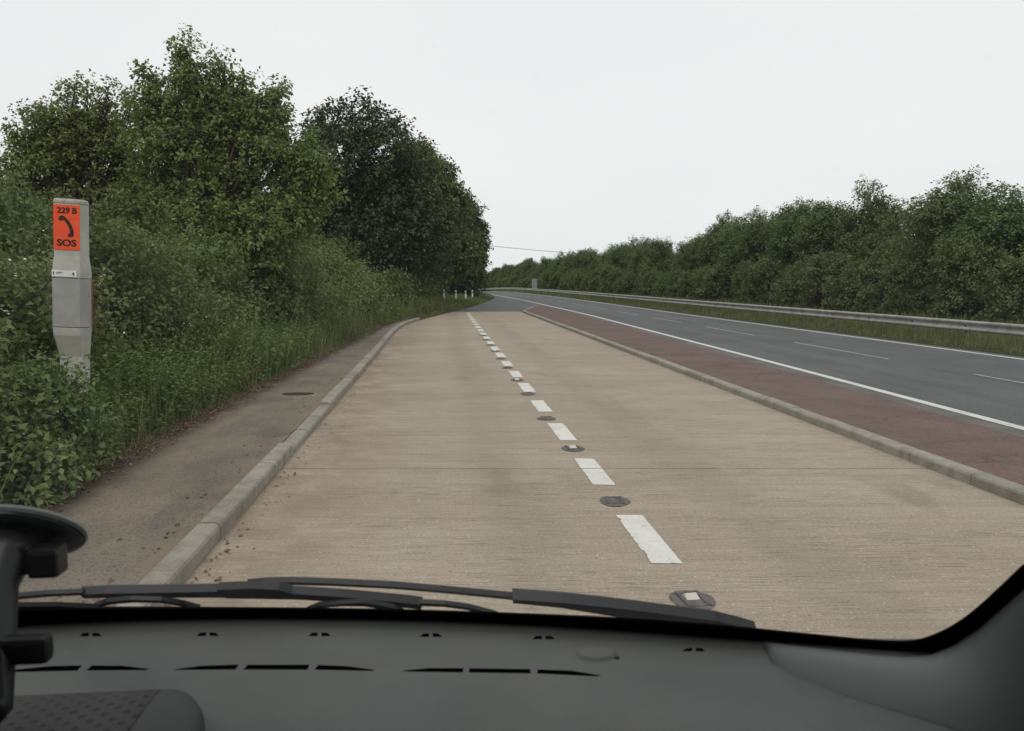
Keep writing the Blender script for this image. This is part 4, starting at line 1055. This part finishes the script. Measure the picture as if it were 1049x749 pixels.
# ------------------------------------------------------------------ phone mount on the windscreen
c0 = pane(23, 541, -.004)
mt = empty('phone_mount', c0, 'black suction phone mount stuck to the windscreen at the left edge', 'phone mount')
Rm = Matrix.Rotation(R(-50), 4, 'X')      # disc axis along the pane normal
Rm = Matrix(((1, 0, 0, 0), (0, SLY, SLZ, 0), (0, -SLZ, SLY, 0), (0, 0, 0, 1))).to_4x4()
# local z -> pane normal (0, SLZ, SLY)
Rm = Matrix(((1, 0, 0, 0), (0, SLY, SLZ, 0), (0, -SLZ, SLY, 0), (0, 0, 0, 1)))
bm = bmesh.new(); lathe(bm, [(.053, .000), (.0545, -.003), (.053, -.006)], 44, Rm); from_bm('cup_rim', bm, M['cuprim'], mt, False)
bm = bmesh.new(); lathe(bm, [(.0515, -.004), (.051, -.0085), (.042, -.013), (.034, -.016), (.028, -.022), (.022, -.030), (.018, -.034)], 44, Rm); from_bm('suction_cup', bm, M['cup'], mt, True)
def mloc(px, py, Y): return aty(px, py, Y) - c0
yk = c0.y - .03
bm = bmesh.new(); q = mloc(49, 574, yk); box(bm, q.x - .0125, q.x + .0125, q.y - .012, q.y + .012, q.z - .013, q.z + .013, .004); box(bm, q.x - .026, q.x - .0115, q.y - .010, q.y + .010, q.z - .010, q.z + .016, .003); from_bm('clamp_knob', bm, M['mount'], mt)
bm = bmesh.new(); tube(bm, [mloc(14, 553, yk + .01), mloc(8, 570, yk), mloc(-3, 600, yk - .02), mloc(-6, 660, yk - .05), mloc(-9, 728, yk - .08), mloc(-12, 736, yk - .09)], [.022, .020, .0165, .0160, .0150, .010], 12); from_bm('arm', bm, M['mount'], mt, True)
bm = bmesh.new(); q = mloc(-52, 690, yk - .085); box(bm, q.x - .036, q.x + .036, q.y - .012, q.y, q.z - .05, q.z + .05, .005); box(bm, q.x - .040, q.x - .034, q.y - .03, q.y, q.z - .02, q.z + .02, .002); box(bm, q.x + .034, q.x + .040, q.y - .03, q.y, q.z - .02, q.z + .02, .002); from_bm('phone_cradle', bm, M['mount'], mt)
bm = bmesh.new(); q = mloc(27, 664, yk - .055); box(bm, q.x - .026, q.x + .019, q.y - .008, q.y + .008, q.z - .012, q.z + .011, .005); from_bm('release_lever', bm, M['mount'], mt)

# ------------------------------------------------------------------ light: overcast day
w = bpy.data.worlds.new('World'); scene.world = w; w.use_nodes = True
nt = w.node_tree; nt.nodes.clear()
out = nt.nodes.new('ShaderNodeOutputWorld'); bg = nt.nodes.new('ShaderNodeBackground'); bg.inputs[1].default_value = .1
sky = nt.nodes.new('ShaderNodeTexSky'); sky.sky_type = 'NISHITA'; sky.sun_disc = False
SUN_EL, SUN_AZ = R(52), R(200)
sky.sun_elevation = SUN_EL; sky.sun_rotation = SUN_AZ; sky.air_density = 1.0; sky.dust_density = 4.0
hs = nt.nodes.new('ShaderNodeHueSaturation'); hs.inputs['Saturation'].default_value = .25; nt.links.new(sky.outputs[0], hs.inputs['Color'])
tc = nt.nodes.new('ShaderNodeTexCoord'); mp = nt.nodes.new('ShaderNodeMapping'); mp.inputs['Scale'].default_value = (1, 1, 3); nt.links.new(tc.outputs['Generated'], mp.inputs[0])
nz = nt.nodes.new('ShaderNodeTexNoise'); nz.inputs['Scale'].default_value = 1.6; nz.inputs['Detail'].default_value = 4; nt.links.new(mp.outputs[0], nz.inputs['Vector'])
cr = nt.nodes.new('ShaderNodeMix'); cr.data_type = 'RGBA'; nt.links.new(nz.outputs['Fac'], cr.inputs[0]); cr.inputs[6].default_value = (7.7, 8.1, 8.2, 1); cr.inputs[7].default_value = (9.7, 9.8, 9.7, 1)
mx = nt.nodes.new('ShaderNodeMix'); mx.data_type = 'RGBA'; mx.inputs[0].default_value = .92; nt.links.new(hs.outputs[0], mx.inputs[6]); nt.links.new(cr.outputs[2], mx.inputs[7])
nt.links.new(mx.outputs[2], bg.inputs[0]); nt.links.new(bg.outputs[0], out.inputs[0])
sun = bpy.data.lights.new('sun', 'SUN'); sun.energy = .9; sun.angle = R(22); sun.color = (1, .96, .9)
so = bpy.data.objects.new('sun', sun); COL.objects.link(so)
sd = Vector((math.sin(SUN_AZ) * math.cos(SUN_EL), math.cos(SUN_AZ) * math.cos(SUN_EL), math.sin(SUN_EL)))
so.rotation_euler = sd.to_track_quat('Z', 'Y').to_euler(); so.location = sd * 50

vs = scene.view_settings; vs.view_transform = 'Standard'; vs.look = 'None'; vs.gamma = 1; vs.exposure = 0; vs.use_curve_mapping = False
scene.cycles.max_bounces = 6; scene.cycles.diffuse_bounces = 3; scene.cycles.transparent_max_bounces = 12
